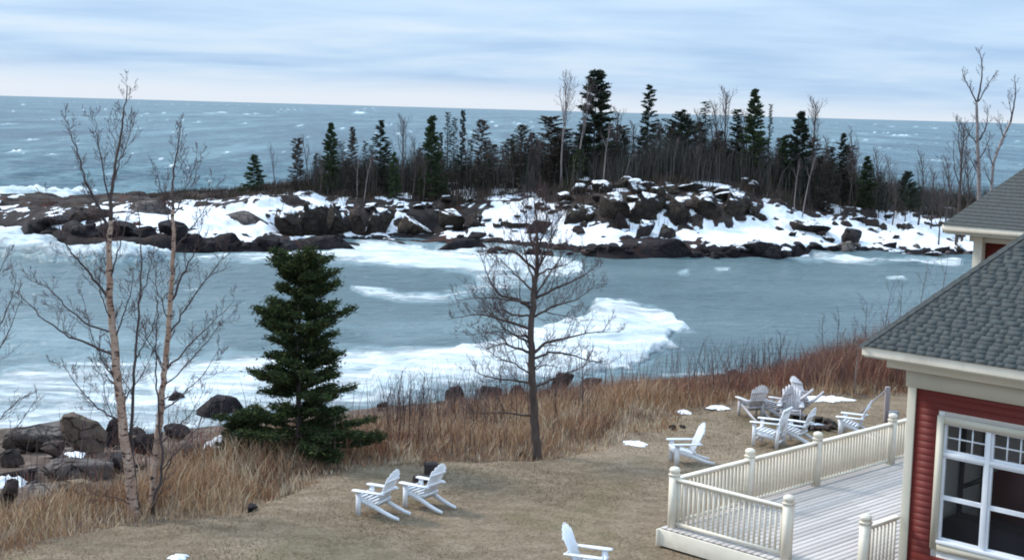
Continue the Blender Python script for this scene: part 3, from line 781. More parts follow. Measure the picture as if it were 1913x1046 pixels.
def shingle_box(a, b, s, e_, th):
    """a..b across, s..e_ up the slope, thick at the butt; clipped to the hips at both ends."""
    o_ = np.array([0, RY0, ZE])
    lo_s, lo_e = RX0 + s / sl, RX0 + e_ / sl; hi_s, hi_e = RX1 - s / sl, RX1 - e_ / sl
    a1, b1, a2, b2 = max(a, lo_s), min(b, hi_s), max(a, lo_e), min(b, hi_e)
    if b1 - a1 < .02: return None
    a2 = min(a2, b1); b2 = max(b2, a2 + .002)
    P = []
    for (xx, d) in ((a1, s), (b1, s), (b2, e_), (a2, e_)): P.append(np.array([xx, 0, 0]) + o_ + up * d)
    Q = [P[0] + nrm * th, P[1] + nrm * th, P[2] + nrm * .004, P[3] + nrm * .004]
    return P + Q
SF = [(0, 1, 5, 4), (1, 2, 6, 5), (2, 3, 7, 6), (3, 0, 4, 7), (4, 5, 6, 7)]
rest = MB(); cnt = 0; ex = 0.092; s = 0.0; row = 0
while s < (RY1 - RY0) / 2 * sl:
    xx = RX0 + s / sl - rnd.uniform(0, .2)
    while xx < RX1 - s / sl:
        w = rnd.choice((.14, .18, .22, .27)); v = shingle_box(xx, xx + w - .003, s, s + ex + .012, (.004, .0046)[row % 2])
        if v is not None:
            wp = HC + EU * v[4][0] + EV * v[4][1] + EZ * v[4][2]; qx, qy = proj(wp)
            if qx < 1935 and cnt < 296:
                MB().add(v, f4=SF).obj('shingle', M['shingle'], roof); cnt += 1
            else: rest.add(v, f4=SF)
        xx += w
    s += ex; row += 1
tag(rest.obj('shingle_courses', M['shingle'], roof), kind='stuff')
caps = MB(); n = int((RY1 - RY0) / 2 * math.sqrt(2 + SL * SL) / .19)
for k in range(n):
    t = (k + .5) / n * (RY1 - RY0) / 2
    p = np.array([RX0 + t, RY0 + t, ZE + t * SL + .012])
    d = np.array([1, 1, SL]) / math.sqrt(2 + SL * SL)
    for sgn in (-1, 1):
        side = np.array([sgn, -sgn, -SL * 0.9]) ; side /= np.linalg.norm(side)
        a = p - d * .10; b = p + d * .11
        v = [a + EZ * .012, a + side * .11 + EZ * .012, b + side * .11, b, a, a + side * .11]
        caps.add(v, f4=[(0, 1, 2, 3) if sgn > 0 else (3, 2, 1, 0), (0, 4, 5, 1)])
tag(caps.obj('hip_cap', M['shingle'], roof), kind='stuff')

# ------------------------------------------------------------------ the second house farther right
YB = 45.0
tp = aty(1762, 419, YB)
OV2 = 0.72
H2 = tp + (EU + EV) * OV2
h2 = thing('red_house', 'farther red house whose grey hip roof rises behind the nearer roof', 'house', (H2[0], H2[1], 0), RZ)
ZE2 = float(tp[2])
def h2b(name, c, s, mat, bevel=0): return MB().box(c, s).obj(name, M[mat], h2, bevel=bevel)
h2b('wall', (4.0, 5.0, (5.2 + ZE2) / 2 - .1), (7.6, 9.6, ZE2 - 5.4), 'red')
h2b('corner_board', (0.12, 0.12, (5.2 + ZE2) / 2 - .1), (0.3, 0.3, ZE2 - 5.4), 'trim', .01)
h2b('frieze_board', (3.9, 0.13, ZE2 - .42), (8.2, .2, .2), 'trim'); h2b('soffit', (3.6, 4.4, ZE2 - .24), (8.6, 10.1, .1), 'trim')
h2b('fascia', (3.6, -OV2 + .02, ZE2 - .1), (8.7, .04, .2), 'cream'); h2b('fascia', (-OV2 + .02, 4.4, ZE2 - .1), (.04, 10.2, .2), 'cream')
r2 = hip_roof(h2, -OV2 - .02, 8.3, -OV2 - .02, 9.9, ZE2)
cs = MB(); r_ = (9.9 + OV2) / 2; k = 0
s = 0.0
while s < r_ * sl - .3:
    t0 = s / sl; a = -OV2 - .02 + t0; b = 8.3 - t0
    if b - a < .3: break
    P = [np.array([xx, -OV2 - .02, ZE2]) + up * d for xx, d in ((a, s), (b, s), (b - .1, s + .15), (a + .1, s + .15))]
    cs.add(P + [P[0] + nrm * .014, P[1] + nrm * .014, P[2] + nrm * .003, P[3] + nrm * .003], f4=SF); s += .145
tag(cs.obj('shingle_courses', M['shingle'], r2), kind='stuff')
# ================================================================== rocks
def ico(sub):
    import bmesh
    bm = bmesh.new(); bmesh.ops.create_icosphere(bm, subdivisions=sub, radius=1)
    v = np.array([x.co[:] for x in bm.verts]); f = np.array([[a.index for a in p.verts] for p in bm.faces]); bm.free(); return v, f
_IV, _IF = ico(3)
def rock_mesh(seed, mat, planes=9, blocky=0.0, flat=1.0):
    r = np.random.default_rng(seed)
    v = _IV.copy()
    v = np.sign(v) * np.abs(v) ** (1 - blocky); v /= np.abs(v).max()
    an = r.uniform(0, 3.14); cs_, sn_ = math.cos(an), math.sin(an); v = v @ np.array([[cs_, sn_, 0], [-sn_, cs_, 0], [0, 0, 1]])
    for _ in range(planes):
        n = r.normal(size=3); n /= np.linalg.norm(n); d = r.uniform(0.42, 0.80)
        k = v @ n - d; v = v - np.maximum(k, 0)[:, None] * n
    v *= (1 + (fbm(v[:, 0] * 2.2 + seed, v[:, 1] * 2.2 + v[:, 2] * 1.7, seed) - .5)[:, None] * 0.22)
    v[:, 2] *= flat
    lo, hi = v.min(0), v.max(0); v = (v - (lo + hi) / 2) / (hi - lo)      # unit box
    return MB().add(v, f3=_IF).mesh('rock', mat)
ROCKS = {}
def rock_variants(kind, n=7):
    if kind not in ROCKS:
        ROCKS[kind] = [rock_mesh(100 + 13 * i + len(kind) * 7, M['rock_' + kind], 9 + i, 0.55 if i % 2 else 0.25) for i in range(n)]
    return ROCKS[kind]
def place_rock(x0, x1, yt, yb, kind, label, zf, y0, y1, group=None, name='boulder', var=None, dep=0.8, sink=0.12, roll=None, rz=None, cat='rock'):
    P = hit((x0 + x1) / 2, yb, zf, y0, y1)
    P[2] = max(P[2], 0.0)
    dist = np.linalg.norm(P - CAM); sc_ = FPX / dist
    phi = math.asin((CAM[2] - P[2]) / dist)
    w = (x1 - x0) / sc_; dpt = w * dep
    h = ((yb - yt) / sc_ - dpt * 0.6 * math.sin(phi)) / math.cos(phi)
    h = max(h, 0.25 * w)
    me = rock_variants(kind)[var if var is not None else rnd.randrange(7)]
    o = inst(name, me, None, (P[0], P[1] + dpt * 0.42, P[2] + h / 2 - h * sink), ((roll or 0), 0, rnd.uniform(-.5, .5) if rz is None else rz), (w, dpt, h * (1 + sink)))
    return tag(o, label, cat, group)

# the shore below the lawn
for r in [
 (-8, 112, 786, 848, 'grey', 'large smooth grey slab at the left edge, nearest the water', 1, .7),
 (112, 192, 770, 852, 'tan', 'tall pointed tan boulder standing at the waterline left of the birches', 3, .6),
 (184, 240, 778, 834, 'dark', 'black boulder wedged between the pointed tan boulder and the left birch trunk', 2, .8),
 (74, 114, 822, 856, 'brown', 'reddish brown boulder in front of the large grey slab', 4, .8),
 (-4, 40, 838, 874, 'brown', 'rounded brown boulder at the left edge below the grey slab', 0, .8),
 (60, 205, 850, 905, 'grey', 'long flat grey slab lying below the pointed tan boulder', 5, .6),
 (198, 245, 838, 886, 'grey', 'squarish grey rock just left of the left birch trunk', 1, .8),
 (240, 300, 800, 850, 'dark', 'dark rock seen between the two birch trunks', 3, .8),
 (300, 350, 790, 822, 'dark', 'small dark rock right of the right birch trunk', 6, .8),
 (320, 384, 826, 866, 'brown', 'rounded brown boulder right of the birches above the tall grass', 0, .8),
 (355, 458, 733, 784, 'dark', 'big dark boulder standing in the surf left of the spruce', 2, .7),
 (308, 348, 730, 754, 'dark', 'small dark rock in the foam left of the big surf boulder', 2, .8),
 (20, 110, 900, 935, 'grey', 'low grey rock partly under pinkish snow at the left', 4, .8),
 (-6, 30, 905, 960, 'brown', 'brown rock at the lower left edge above the grass', 6, .8),
 (830, 868, 716, 752, 'dark', 'dark round boulder on the shore left of the middle bare tree', 0, .8),
 (1030, 1072, 692, 732, 'brown', 'reddish dark boulder on the shore right of the middle bare tree', 3, .8),
 (884, 944, 716, 748, 'dark', 'low dark boulder just left of the middle bare tree trunk', 5, .8),
 (1352, 1384, 689, 712, 'dark', 'dark round boulder at the water edge behind the fire pit chairs', 1, .9),
 (1088, 1124, 705, 722, 'brown', 'flat brown rock on the shore right of the reddish boulder', 4, .9),
 (948, 984, 716, 742, 'dark', 'small dark rock hidden behind the middle bare tree trunk', 2, .9),
 (110, 160, 896, 928, 'tan', 'light tan slab below the long flat grey slab', 2, .8),
 (0, 60, 870, 900, 'dark', 'dark wet rock at the left edge between slab and snow', 3, .8),
]:
    place_rock(r[0], r[1], r[2], r[3], r[4], r[5], z_land, 30, 90, 'boulders along the near shore', var=r[6], dep=r[7])
for k in range(46):                                # rubble between the larger boulders
    left = k < 26
    px_ = rnd.uniform(-5, 470) if left else rnd.uniform(700, 1345)
    py_ = rnd.uniform(812, 925 - max(0, px_ - 60) * .22) if left else (762 - (px_ - 700) * 0.083 + rnd.uniform(-1, 14))
    w = rnd.uniform(14, 34) if left else rnd.uniform(10, 24)
    kd = rnd.choice(('grey', 'brown', 'dark', 'dark', 'brown', 'grey') if left else ('dark', 'brown', 'dark'))
    place_rock(px_ - w / 2, px_ + w / 2, py_ - w * .55, py_, kd,
               'loose %s stone in the shore rubble %s' % ({'dark': 'blackish'}.get(kd, kd), 'left of the spruce' if left else 'right of the spruce'),
               z_land, 30, 90, 'loose %s stones %s' % (kd, 'left' if left else 'right'), name='stone', dep=.9)

# the point across the bay: cliffs, blocks and the band of boulders at its foot
for r in [
 (508, 560, 385, 440, 'cliff', 'brown grey cliff block at the left end of the low cliff', 1, 1.0),
 (556, 606, 372, 440, 'cliff', 'tall cliff block left of the split pillar', 3, 1.0),
 (600, 652, 378, 444, 'cliff', 'broad cliff block beside the split pillar', 5, 1.0),
 (650, 682, 378, 440, 'brown', 'upright brown rock pillar split from the low cliff', 1, 1.0),
 (682, 735, 380, 436, 'cliff', 'dark cliff block right of the split pillar', 3, 1.0),
 (732, 812, 398, 440, 'cliff', 'wide dark cliff block at the right end of the low cliff', 5, .8),
 (548, 668, 446, 467, 'dark', 'flat dark rock lying in the foam under the low cliff', 0, .35),
 (722, 772, 451, 463, 'dark', 'small flat dark rock alone in the foam', 4, .4),
 (60, 128, 404, 432, 'dark', 'dark block on the far left ledge beside the lone snow cap', 1, .8),
 (130, 200, 386, 412, 'brown', 'low reddish brown ledge rock behind the left birch', 3, .5),
 (230, 330, 372, 398, 'grey', 'pale grey rock hump behind the birches on the point', 0, .5),
 (405, 500, 390, 420, 'grey', 'smooth grey brown rock slope in the snow left of the cliff', 4, .5),
 (815, 920, 452, 470, 'dark', 'low dark rock at the snow edge left of the middle tree', 2, .4),
 (905, 950, 440, 466, 'brown', 'rounded brown rock at the snow edge left of the middle tree', 0, .8),
 (1060, 1120, 378, 420, 'cliff', 'reddish dark cliff at the left end of the dome', 3, .9),
 (1120, 1180, 352, 418, 'cliff', 'dark cliff face under the tallest conifer', 1, .9),
 (1145, 1178, 384, 428, 'brown', 'brown slab leaning against the foot of the dome', 5, .8),
 (1180, 1245, 352, 420, 'cliff', 'greenish grey cliff face in the middle of the dome', 3, .9),
 (1240, 1300, 360, 420, 'cliff', 'dark cliff face under the X shaped snow streaks', 5, .9),
 (1295, 1350, 352, 416, 'cliff', 'brown cliff face right of the X shaped snow streaks', 1, .9),
 (1345, 1415, 352, 410, 'cliff', 'dark cliff face at the right end of the dome', 3, .9),
 (1187, 1226, 406, 444, 'snowy', 'squarish boulder with a snow cap below the dome', 3, .9),
 (1226, 1270, 414, 446, 'snowy', 'tilted boulder with a thick snow cap right of the squarish one', 5, .9),
 (1190, 1300, 440, 482, 'dark', 'large black wet boulder at the waterline below the dome', 0, .5),
 (1385, 1465, 444, 486, 'snowy', 'broad rounded boulder half covered in snow at the waterline', 2, .6),
 (1480, 1560, 408, 440, 'cliff', 'dark outcrop above the snow bank right of the dome', 1, .8),
 (1565, 1622, 422, 462, 'brown', 'brown block standing out of the snow towards the right', 3, .8),
 (1560, 1600, 448, 478, 'grey', 'round grey boulder in front of the brown block', 0, .9),
 (1400, 1440, 392, 412, 'cliff', 'small dark outcrop at the upper edge of the snow bank', 5, .8),
 (868, 910, 430, 452, 'brown', 'brown rock in the snow above the snow edge', 3, .8),
 (935, 1000, 408, 428, 'cliff', 'brown ledge in the middle of the broken snow slope', 1, .6),
 (985, 1030, 410, 438, 'brown', 'brown block in the snow behind the middle tree', 3, .8),
 (870, 905, 402, 424, 'brown', 'reddish brown rock left of the broken snow slope', 5, .9),
 (818, 870, 385, 430, 'cliff', 'dark broken outcrop right of the low cliff', 1, .9),
]:
    place_rock(r[0], r[1], r[2], r[3], r[4], r[5], z_isl, 133, 185, 'rocks of the point across the bay', name='rock_outcrop', var=r[6], dep=r[7], sink=.2,
               rz=rnd.uniform(-.12, .12) if r[7] < .6 else None)
BANDS = []
def band(n, xa, xb, ya, yb, wa, wb_, kinds, where):
    for k in range(n):
        px_ = xa + (xb - xa) * (k + rnd.uniform(.1, .9)) / n
        w = rnd.uniform(wa, wb_); kd = rnd.choice(kinds)
        py_ = rnd.uniform(ya, yb)
        BANDS.append(place_rock(px_ - w / 2, px_ + w / 2, py_ - w * rnd.uniform(.45, .75), py_, kd,
                   '%s rock %s' % ({'dark': 'wet black', 'snowy': 'snow capped dark', 'brown': 'brown', 'cliff': 'dark angular', 'grey': 'grey'}[kd], where), z_isl, 133, 185,
                   '%s boulders %s' % (kd, where), dep=.9, sink=.2))
band(26, 905, 1190, 466, 480, 14, 34, ('dark', 'dark', 'brown'), 'at the waterline below the middle of the point')
band(22, 1270, 1480, 472, 486, 18, 36, ('dark', 'dark', 'snowy'), 'at the waterline under the big snow bank')
band(30, 1460, 1830, 462, 486, 14, 34, ('dark', 'snowy', 'dark', 'grey'), 'at the waterline towards the right end')
band(26, 1440, 1830, 408, 456, 10, 26, ('snowy', 'brown', 'cliff'), 'strewn over the snow towards the right end')
band(30, 815, 1130, 372, 446, 8, 24, ('brown', 'cliff', 'snowy'), 'strewn over the broken snow slope')
band(13, 0, 260, 436, 462, 30, 62, ('dark',), 'of the long ledge at the far left')
band(12, 250, 545, 466, 476, 34, 64, ('dark',), 'of the ledge under the snow behind the birches')
band(16, 1060, 1420, 350, 366, 24, 44, ('cliff', 'cliff', 'snowy'), 'on the crest of the dome')
band(16, 1050, 1420, 376, 424, 26, 50, ('cliff', 'brown'), 'in the cliff face of the dome')
band(12, 560, 820, 380, 396, 10, 24, ('cliff', 'snowy'), 'on top of the low cliff')

ORD = 'first second third fourth fifth sixth seventh eighth ninth tenth eleventh twelfth thirteenth fourteenth fifteenth sixteenth seventeenth eighteenth nineteenth twentieth'.split()
def ordinals(obs):
    by = {}
    for o_ in obs: by.setdefault(o_['label'], []).append(o_)
    for lab, os_ in by.items():
        if len(os_) < 2: continue
        os_.sort(key=lambda q_: q_.location.x / q_.location.y)
        for k_, q_ in enumerate(os_):
            if k_ < len(ORD): q_['label'] = ('%s %s from the left' % (ORD[k_], lab)) if k_ else 'leftmost ' + lab
ordinals(BANDS)
ordinals([o_ for o_ in bpy.data.objects if o_.name.startswith('stone') and 'rubble' in (o_.get('label') or '')])

# ================================================================== tall dry grass and brush
def blades(n, sampler, hrange, wid, cols, lean=0.25, seg=2, zf=z_land, name='dry_grass'):
    P, H, T = sampler(n)
    n = len(P)
    z = zf(P[:, 0], P[:, 1]) - 0.03
    a = rng.uniform(0, 2 * math.pi, n); W = wid * rng.uniform(.6, 1.3, n)
    wind = np.stack([rng.normal(0.04, lean, n) + .3 * (fbm(P[:, 0] * .9, P[:, 1] * .9, 55, 3) - .5) + rng.normal(0, .3, n) * (rng.random(n) < .3), rng.normal(0.0, lean, n)], 1) * H[:, None]
    dx, dy = np.cos(a) * W / 2, np.sin(a) * W / 2
    vs = []
    for k in range(seg):
        t = k / seg; wv = 1 - 0.35 * t
        cx_ = P[:, 0] + wind[:, 0] * t * t; cy_ = P[:, 1] + wind[:, 1] * t * t; cz = z + H * t
        vs.append(np.stack([cx_ - dx * wv, cy_ - dy * wv, cz], 1)); vs.append(np.stack([cx_ + dx * wv, cy_ + dy * wv, cz], 1))
    vs.append(np.stack([P[:, 0] + wind[:, 0], P[:, 1] + wind[:, 1], z + H * 0.98], 1))
    V = np.stack(vs, 1).reshape(-1, 3); nv = 2 * seg + 1
    base = np.arange(n) * nv
    f4 = [np.stack([base + 2 * k, base + 2 * k + 1, base + 2 * k + 3, base + 2 * k + 2], 1) for k in range(seg - 1)]
    f3 = np.stack([base + 2 * seg - 2, base + 2 * seg - 1, base + 2 * seg], 1)
    col = np.repeat(T, nv, 0)
    return MB().add(V, f3=f3, f4=np.vstack(f4) if f4 else None, col=col)
TAN = np.array([[.47, .32, .19, 1], [.56, .42, .28, 1], [.39, .245, .14, 1], [.36, .20, .11, 1], [.60, .49, .35, 1], [.21, .135, .09, 1], [.32, .18, .11, 1]])
REDS = np.array([[.21, .095, .068, 1], [.29, .13, .085, 1], [.16, .10, .085, 1], [.36, .22, .145, 1], [.18, .09, .085, 1]])
def pick(pal, n, P, w=None, sd=0):
    i = rng.integers(0, len(pal), n)
    cl = fbm(P[:, 0] * .5, P[:, 1] * .5, 90 + sd, 3)
    j = np.clip((cl * 1.6 - .3) * len(pal), 0, len(pal) - 1).astype(int)
    i = np.where(rng.random(n) < .55, j, i)
    c = pal[i] * rng.uniform(.7, 1.2, (n, 1)); c[:, 3] = 1; return c
def grass_sampler(n):
    k = int(n * 5)
    x = rng.uniform(-20, 24, k); y = rng.uniform(23, 66, k)
    dl = sdf(LAWN, x, y); ds = -sdf(SHORE, x, y)
    cl = fbm(x * .45, y * .45, 71, 4)
    qx, qy = proj(np.stack([x, y, z_land(x, y)], 1))
    reach = np.interp(qx, [-100, 100, 300, 450, 720, 1000, 1300, 1600, 2000], [2.6, 3.2, 3.6, 5.5, 13, 14, 12, 10, 6])
    pr = sstep(-0.35, .5, dl + (cl - .5) * 1.6) * sstep(reach + 2, reach - 2, dl) * sstep(.5, 2, ds) * (0.35 + cl)
    pr *= np.interp(y, [23, 35, 60], [1, .8, .45])
    ok = rng.random(k) < pr; ok &= (np.abs(qx - 956) < 1100)
    x, y, dl, cl, qx = x[ok][:n], y[ok][:n], dl[ok][:n], cl[ok][:n], qx[ok][:n]
    cl2 = fbm(x * 1.3, y * 1.3, 72, 3)
    H = (0.22 + 0.62 * sstep(.0, 1.8, dl)) * (0.25 + .8 * cl + .7 * cl2) * rng.uniform(.45, 1.3, len(x)) * np.interp(qx, [0, 250, 380, 540, 600, 700, 900, 1150, 1260, 1400], [.62, .7, .75, 1.15, .62, .45, .55, .7, .6, .45])
    P = np.stack([x, y], 1)
    return P, H, pick(TAN, len(x), P)
tag(blades(150000, grass_sampler, None, .017, TAN, .28).obj('dry_grass', M['blade']), 'tall straw coloured dry grass along the lawn edge', 'grass', kind='stuff')
def brush_sampler(n):
    k = int(n * 6)
    x = rng.uniform(-12, 34, k); y = rng.uniform(33, 76, k)
    dl = sdf(LAWN, x, y); ds = -sdf(SHORE, x, y)
    cl = fbm(x * .3, y * .3, 75, 4)
    qx, qy = proj(np.stack([x, y, z_land(x, y)], 1))
    side = np.interp(qx, [600, 800, 1000, 1200, 1400, 1550, 1750], [.10, .25, .25, .3, .5, .95, 1])
    pr = sstep(0.6, 2.5, dl) * sstep(16, 9, dl) * sstep(.6, 2, ds) * side * sstep(.35, .62, cl + side * .22)
    ok = rng.random(k) < pr; x, y, dl, cl, qx = x[ok][:n], y[ok][:n], dl[ok][:n], cl[ok][:n], qx[ok][:n]
    H = np.interp(qx, [700, 1000, 1300, 1450, 1560, 1680], [.7, .7, .7, 1.0, 1.6, 1.95]) * (0.5 + cl) * rng.uniform(.5, 1.15, len(x))
    P = np.stack([x, y], 1); return P, H, pick(REDS, len(x), P, sd=5)
tag(blades(60000, brush_sampler, None, .02, REDS, .2, 2).obj('red_brush', M['stem']), 'reddish brown leafless brush behind the lawn chairs and the house', 'brush', kind='stuff')
def tuft_sampler(n):
    k = n * 2
    x = rng.uniform(-14, 14, k); y = rng.uniform(22, 44, k)
    dl = sdf(LAWN, x, y); dk = (np.stack([x, y], 1) - D0[:2]); u = dk @ EU[:2]; v = dk @ EV[:2]
    ok = (dl < 0.2) & ~((u > -.3) & (u < 14) & (v > -.3)) ; x, y = x[ok][:n], y[ok][:n]
    P = np.stack([x, y], 1); cl = fbm(x * .8, y * .8, 79, 4)
    pal = np.array([[.195, .145, .095, 1], [.235, .178, .12, 1], [.29, .225, .158, 1], [.15, .11, .072, 1], [.15, .13, .072, 1]])
    return P, rng.uniform(.02, .075, len(x)) * (0.25 + 1.3 * cl), pick(pal, len(x), P, sd=9)
tag(blades(140000, tuft_sampler, None, .024, None, .5, 1).obj('lawn_grass', M['blade']), 'short dormant brown lawn grass around the white chairs', 'grass', kind='stuff')
def isl_brush(n):
    k = n * 5
    x = rng.uniform(-60, 80, k); y = rng.uniform(140, 190, k); z = z_isl(x, y)
    qx, qy = proj(np.stack([x, y, z], 1)); t = y - np.interp(qx, _ic, _iy)
    cl = fbm(x * .3, y * .3, 81, 4)
    pr = (sstep(12, 17, t) * sstep(42, 34, t) * sstep(200, 420, qx) + .16 * sstep(5, 9, t) * (qx > 800)) * sstep(.3, .6, cl + .12) * (z > 1.2)
    s2 = np.full(k, 1e3)
    for Pp in SNOW[:9]: s2 = np.minimum(s2, sdf(Pp, qx, qy))
    pr *= sstep(0, 6, s2)
    ok = rng.random(k) < pr; x, y, cl, qx = x[ok][:n], y[ok][:n], cl[ok][:n], qx[ok][:n]
    H = np.interp(qx, [230, 420, 600, 900, 1500, 1900], [.4, .6, 1.0, 1.2, 1.4, 1.1]) * (.4 + cl) * rng.uniform(.4, 1.3, len(x))
    pal = np.array([[.040, .028, .022, 1], [.065, .040, .032, 1], [.035, .034, .024, 1], [.10, .065, .052, 1], [.12, .095, .085, 1], [.045, .05, .028, 1]])
    P = np.stack([x, y], 1); return P, H, pick(pal, len(x), P, sd=11)
tag(blades(60000, isl_brush, None, .055, None, .22, 2, z_isl).obj('island_brush', M['stem']), 'dark brown undergrowth among the trees on the point', 'brush', kind='stuff')

def thicket(n):
    k = n * 5
    x = rng.uniform(-45, 70, k); y = rng.uniform(150, 190, k); z = z_isl(x, y)
    qx, qy = proj(np.stack([x, y, z], 1)); t = y - np.interp(qx, _ic, _iy); cl = fbm(x * .25, y * .25, 83, 4)
    pr = sstep(15, 20, t) * sstep(44, 36, t) * (z > 1.5) * np.interp(qx, [560, 640, 900, 940, 1000, 1620, 1700, 1850], [0, .75, .75, .25, 1, 1, .6, .6]) * sstep(.34, .55, cl)
    ok = rng.random(k) < pr; x, y, cl, qx = x[ok][:n], y[ok][:n], cl[ok][:n], qx[ok][:n]
    H = np.interp(qx, [500, 900, 1000, 1400, 1600, 1700, 1900], [3.2, 3.8, 5.0, 5.4, 4.4, 2.8, 3.0]) * (.35 + cl) * rng.uniform(.4, 1.25, len(x))
    pal = np.array([[.05, .042, .038, 1], [.085, .072, .066, 1], [.035, .036, .028, 1], [.12, .105, .10, 1], [.03, .04, .026, 1]]); P = np.stack([x, y], 1)
    return P, H, pick(pal, len(x), P, sd=13)
tag(blades(34000, thicket, None, .05, None, .1, 2, z_isl).obj('thicket', M['stem']), 'grey brown thicket of thin stems between the conifers on the point', 'thicket', kind='stuff')

def wands(n):
    k = n * 6
    x = rng.uniform(-14, 34, k); y = rng.uniform(28, 72, k)
    dl = sdf(LAWN, x, y); ds = -sdf(SHORE, x, y); qx, qy = proj(np.stack([x, y, z_land(x, y)], 1)); cl = fbm(x * .35, y * .35, 85, 4)
    pr = sstep(.5, 2.0, dl) * sstep(17, 12, dl) * sstep(.6, 2, ds) * sstep(.42, .6, cl) * np.interp(qx, [0, 100, 250, 400, 690, 720, 880, 1000, 1250, 1400, 1800], [.1, .5, .3, .1, .1, .9, .8, .35, .15, .7, 1])
    ok = rng.random(k) < pr; x, y, cl, qx = x[ok][:n], y[ok][:n], cl[ok][:n], qx[ok][:n]
    pal = np.array([[.09, .06, .06, 1], [.13, .095, .09, 1], [.06, .045, .045, 1], [.17, .13, .125, 1]]); P = np.stack([x, y], 1)
    return P, (1.0 + 1.2 * cl) * rng.uniform(.6, 1.3, len(x)), pick(pal, len(x), P, sd=15)
tag(blades(5200, wands, None, .016, None, .14, 3).obj('bare_brush', M['stem']), 'grey leafless brush twigs rising above the dry grass', 'brush', kind='stuff')

# ================================================================== bare trees
def wander(p, d, ln, n, jit, upw=0.0, r=rnd):
    pts = [np.array(p, float)]; d = np.array(d, float); d /= np.linalg.norm(d)
    for i in range(n):
        d = d + np.array([r.gauss(0, jit), r.gauss(0, jit), r.gauss(0, jit) + upw]); d /= np.linalg.norm(d)
        pts.append(pts[-1] + d * ln / n)
    return np.array(pts)
def twigs(mb, pts, r0, ln, n, depth, upw=0.12, spread=.9, start=.25, r=rnd, seg=4, fine=.004):
    """Side shoots along a limb, each with side shoots of its own."""
    for k in range(n):
        t = start + (1 - start) * (k + r.random()) / n
        i = min(int(t * (len(pts) - 1)), len(pts) - 2); f = t * (len(pts) - 1) - i
        p = pts[i] * (1 - f) + pts[i + 1] * f
        d = pts[i + 1] - pts[i]; d = d / (np.linalg.norm(d) + 1e-9)
        s = np.array([r.gauss(0, 1), r.gauss(0, 1), r.gauss(0, .6)]); s -= d * (s @ d); s /= np.linalg.norm(s) + 1e-9
        dd = d * r.uniform(.5, 1) + s * spread; L = ln * r.uniform(.5, 1.1) * (1.15 - .6 * t)
        q = wander(p, dd, L, seg, .13, upw, r)
        rr = max(fine, r0 * (1 - .6 * t) * .5)
        mb.tube(q, np.linspace(rr, fine * .7, len(q)), 3, cap=False)
        if depth > 0: twigs(mb, q, rr, L * .5, max(2, int(n * .5)), depth - 1, upw, spread, .2, r, 3, fine)
def smooth_path(pts, n=4):
    pts = np.asarray(pts, float)
    if len(pts) < 3:
        t = np.linspace(0, 1, n + 1)[:, None]; return pts[0] * (1 - t) + pts[-1] * t
    t = np.arange(len(pts)); tt = np.linspace(0, len(pts) - 1, (len(pts) - 1) * n + 1)
    out = np.stack([np.interp(tt, t, pts[:, k]) for k in range(3)], 1)
    for _ in range(2): out[1:-1] = (out[:-2] + 2 * out[1:-1] + out[2:]) / 4
    return out
def traced_tree(name, label, cat, base_px, Y, stems, limbs, mats, group=None, tw=(9, .55, 1), seed=1, twig_mat='twig', fine=.0045, over_water=False, upw=.24):
    """stems and limbs are given by where they pass in the photograph and laid out in depth around the base."""
    r = random.Random(seed)
    b = aty(base_px[0], base_px[1], Y); zb = float(z_land(b[0], b[1])) if not over_water else max(.2, float(z_land(b[0], b[1])))
    t = thing(name, label, cat, (b[0], b[1], zb), 0, group)
    org = np.array([b[0], b[1], zb])
    def world(poly, y0, y1):
        n = len(poly); return np.array([aty(p[0], p[1], Y + y0 + (y1 - y0) * (i / (n - 1)) ** 1.2) for i, p in enumerate(poly)]) - org
    tm = MB(); 
    for nm, poly, r0, r1, mat, y1 in stems:
        w = smooth_path(world(poly, 0 if nm == 'trunk' else r.uniform(-.1, .1), y1)); w[0][2] = min(w[0][2], -.05) if nm == 'trunk' else w[0][2]
        w[1:-1] += np.array([[r.gauss(0, .012), r.gauss(0, .012), 0] for _ in range(len(w) - 2)])
        MB().tube(w, np.linspace(r0, r1, len(w)) * np.array([1.25 if (i == 0 and nm == 'trunk') else 1 for i in range(len(w))]), 9).obj(nm, M[mat], t, smooth=True)
        twigs(tm, w, r1 * 1.6, tw[1], int(tw[0] * 1.0), tw[2], upw, r=r, start=.35, fine=fine)
    for poly, r0, y0, y1 in limbs:
        w = smooth_path(world(poly, y0, y1), 4)
        w[1:-1] += np.array([[r.gauss(0, .015), r.gauss(0, .02), r.gauss(0, .01)] for _ in range(len(w) - 2)])
        MB().tube(w, np.linspace(r0, fine, len(w)), 5).obj('branch', M[mats], t, smooth=True)
        twigs(tm, w, r0 * .7, tw[1], tw[0], tw[2], upw, r=r, fine=fine, start=.15)
    tag(tm.obj('twigs', M[twig_mat], t), kind='stuff')
    return t
B = 28.6
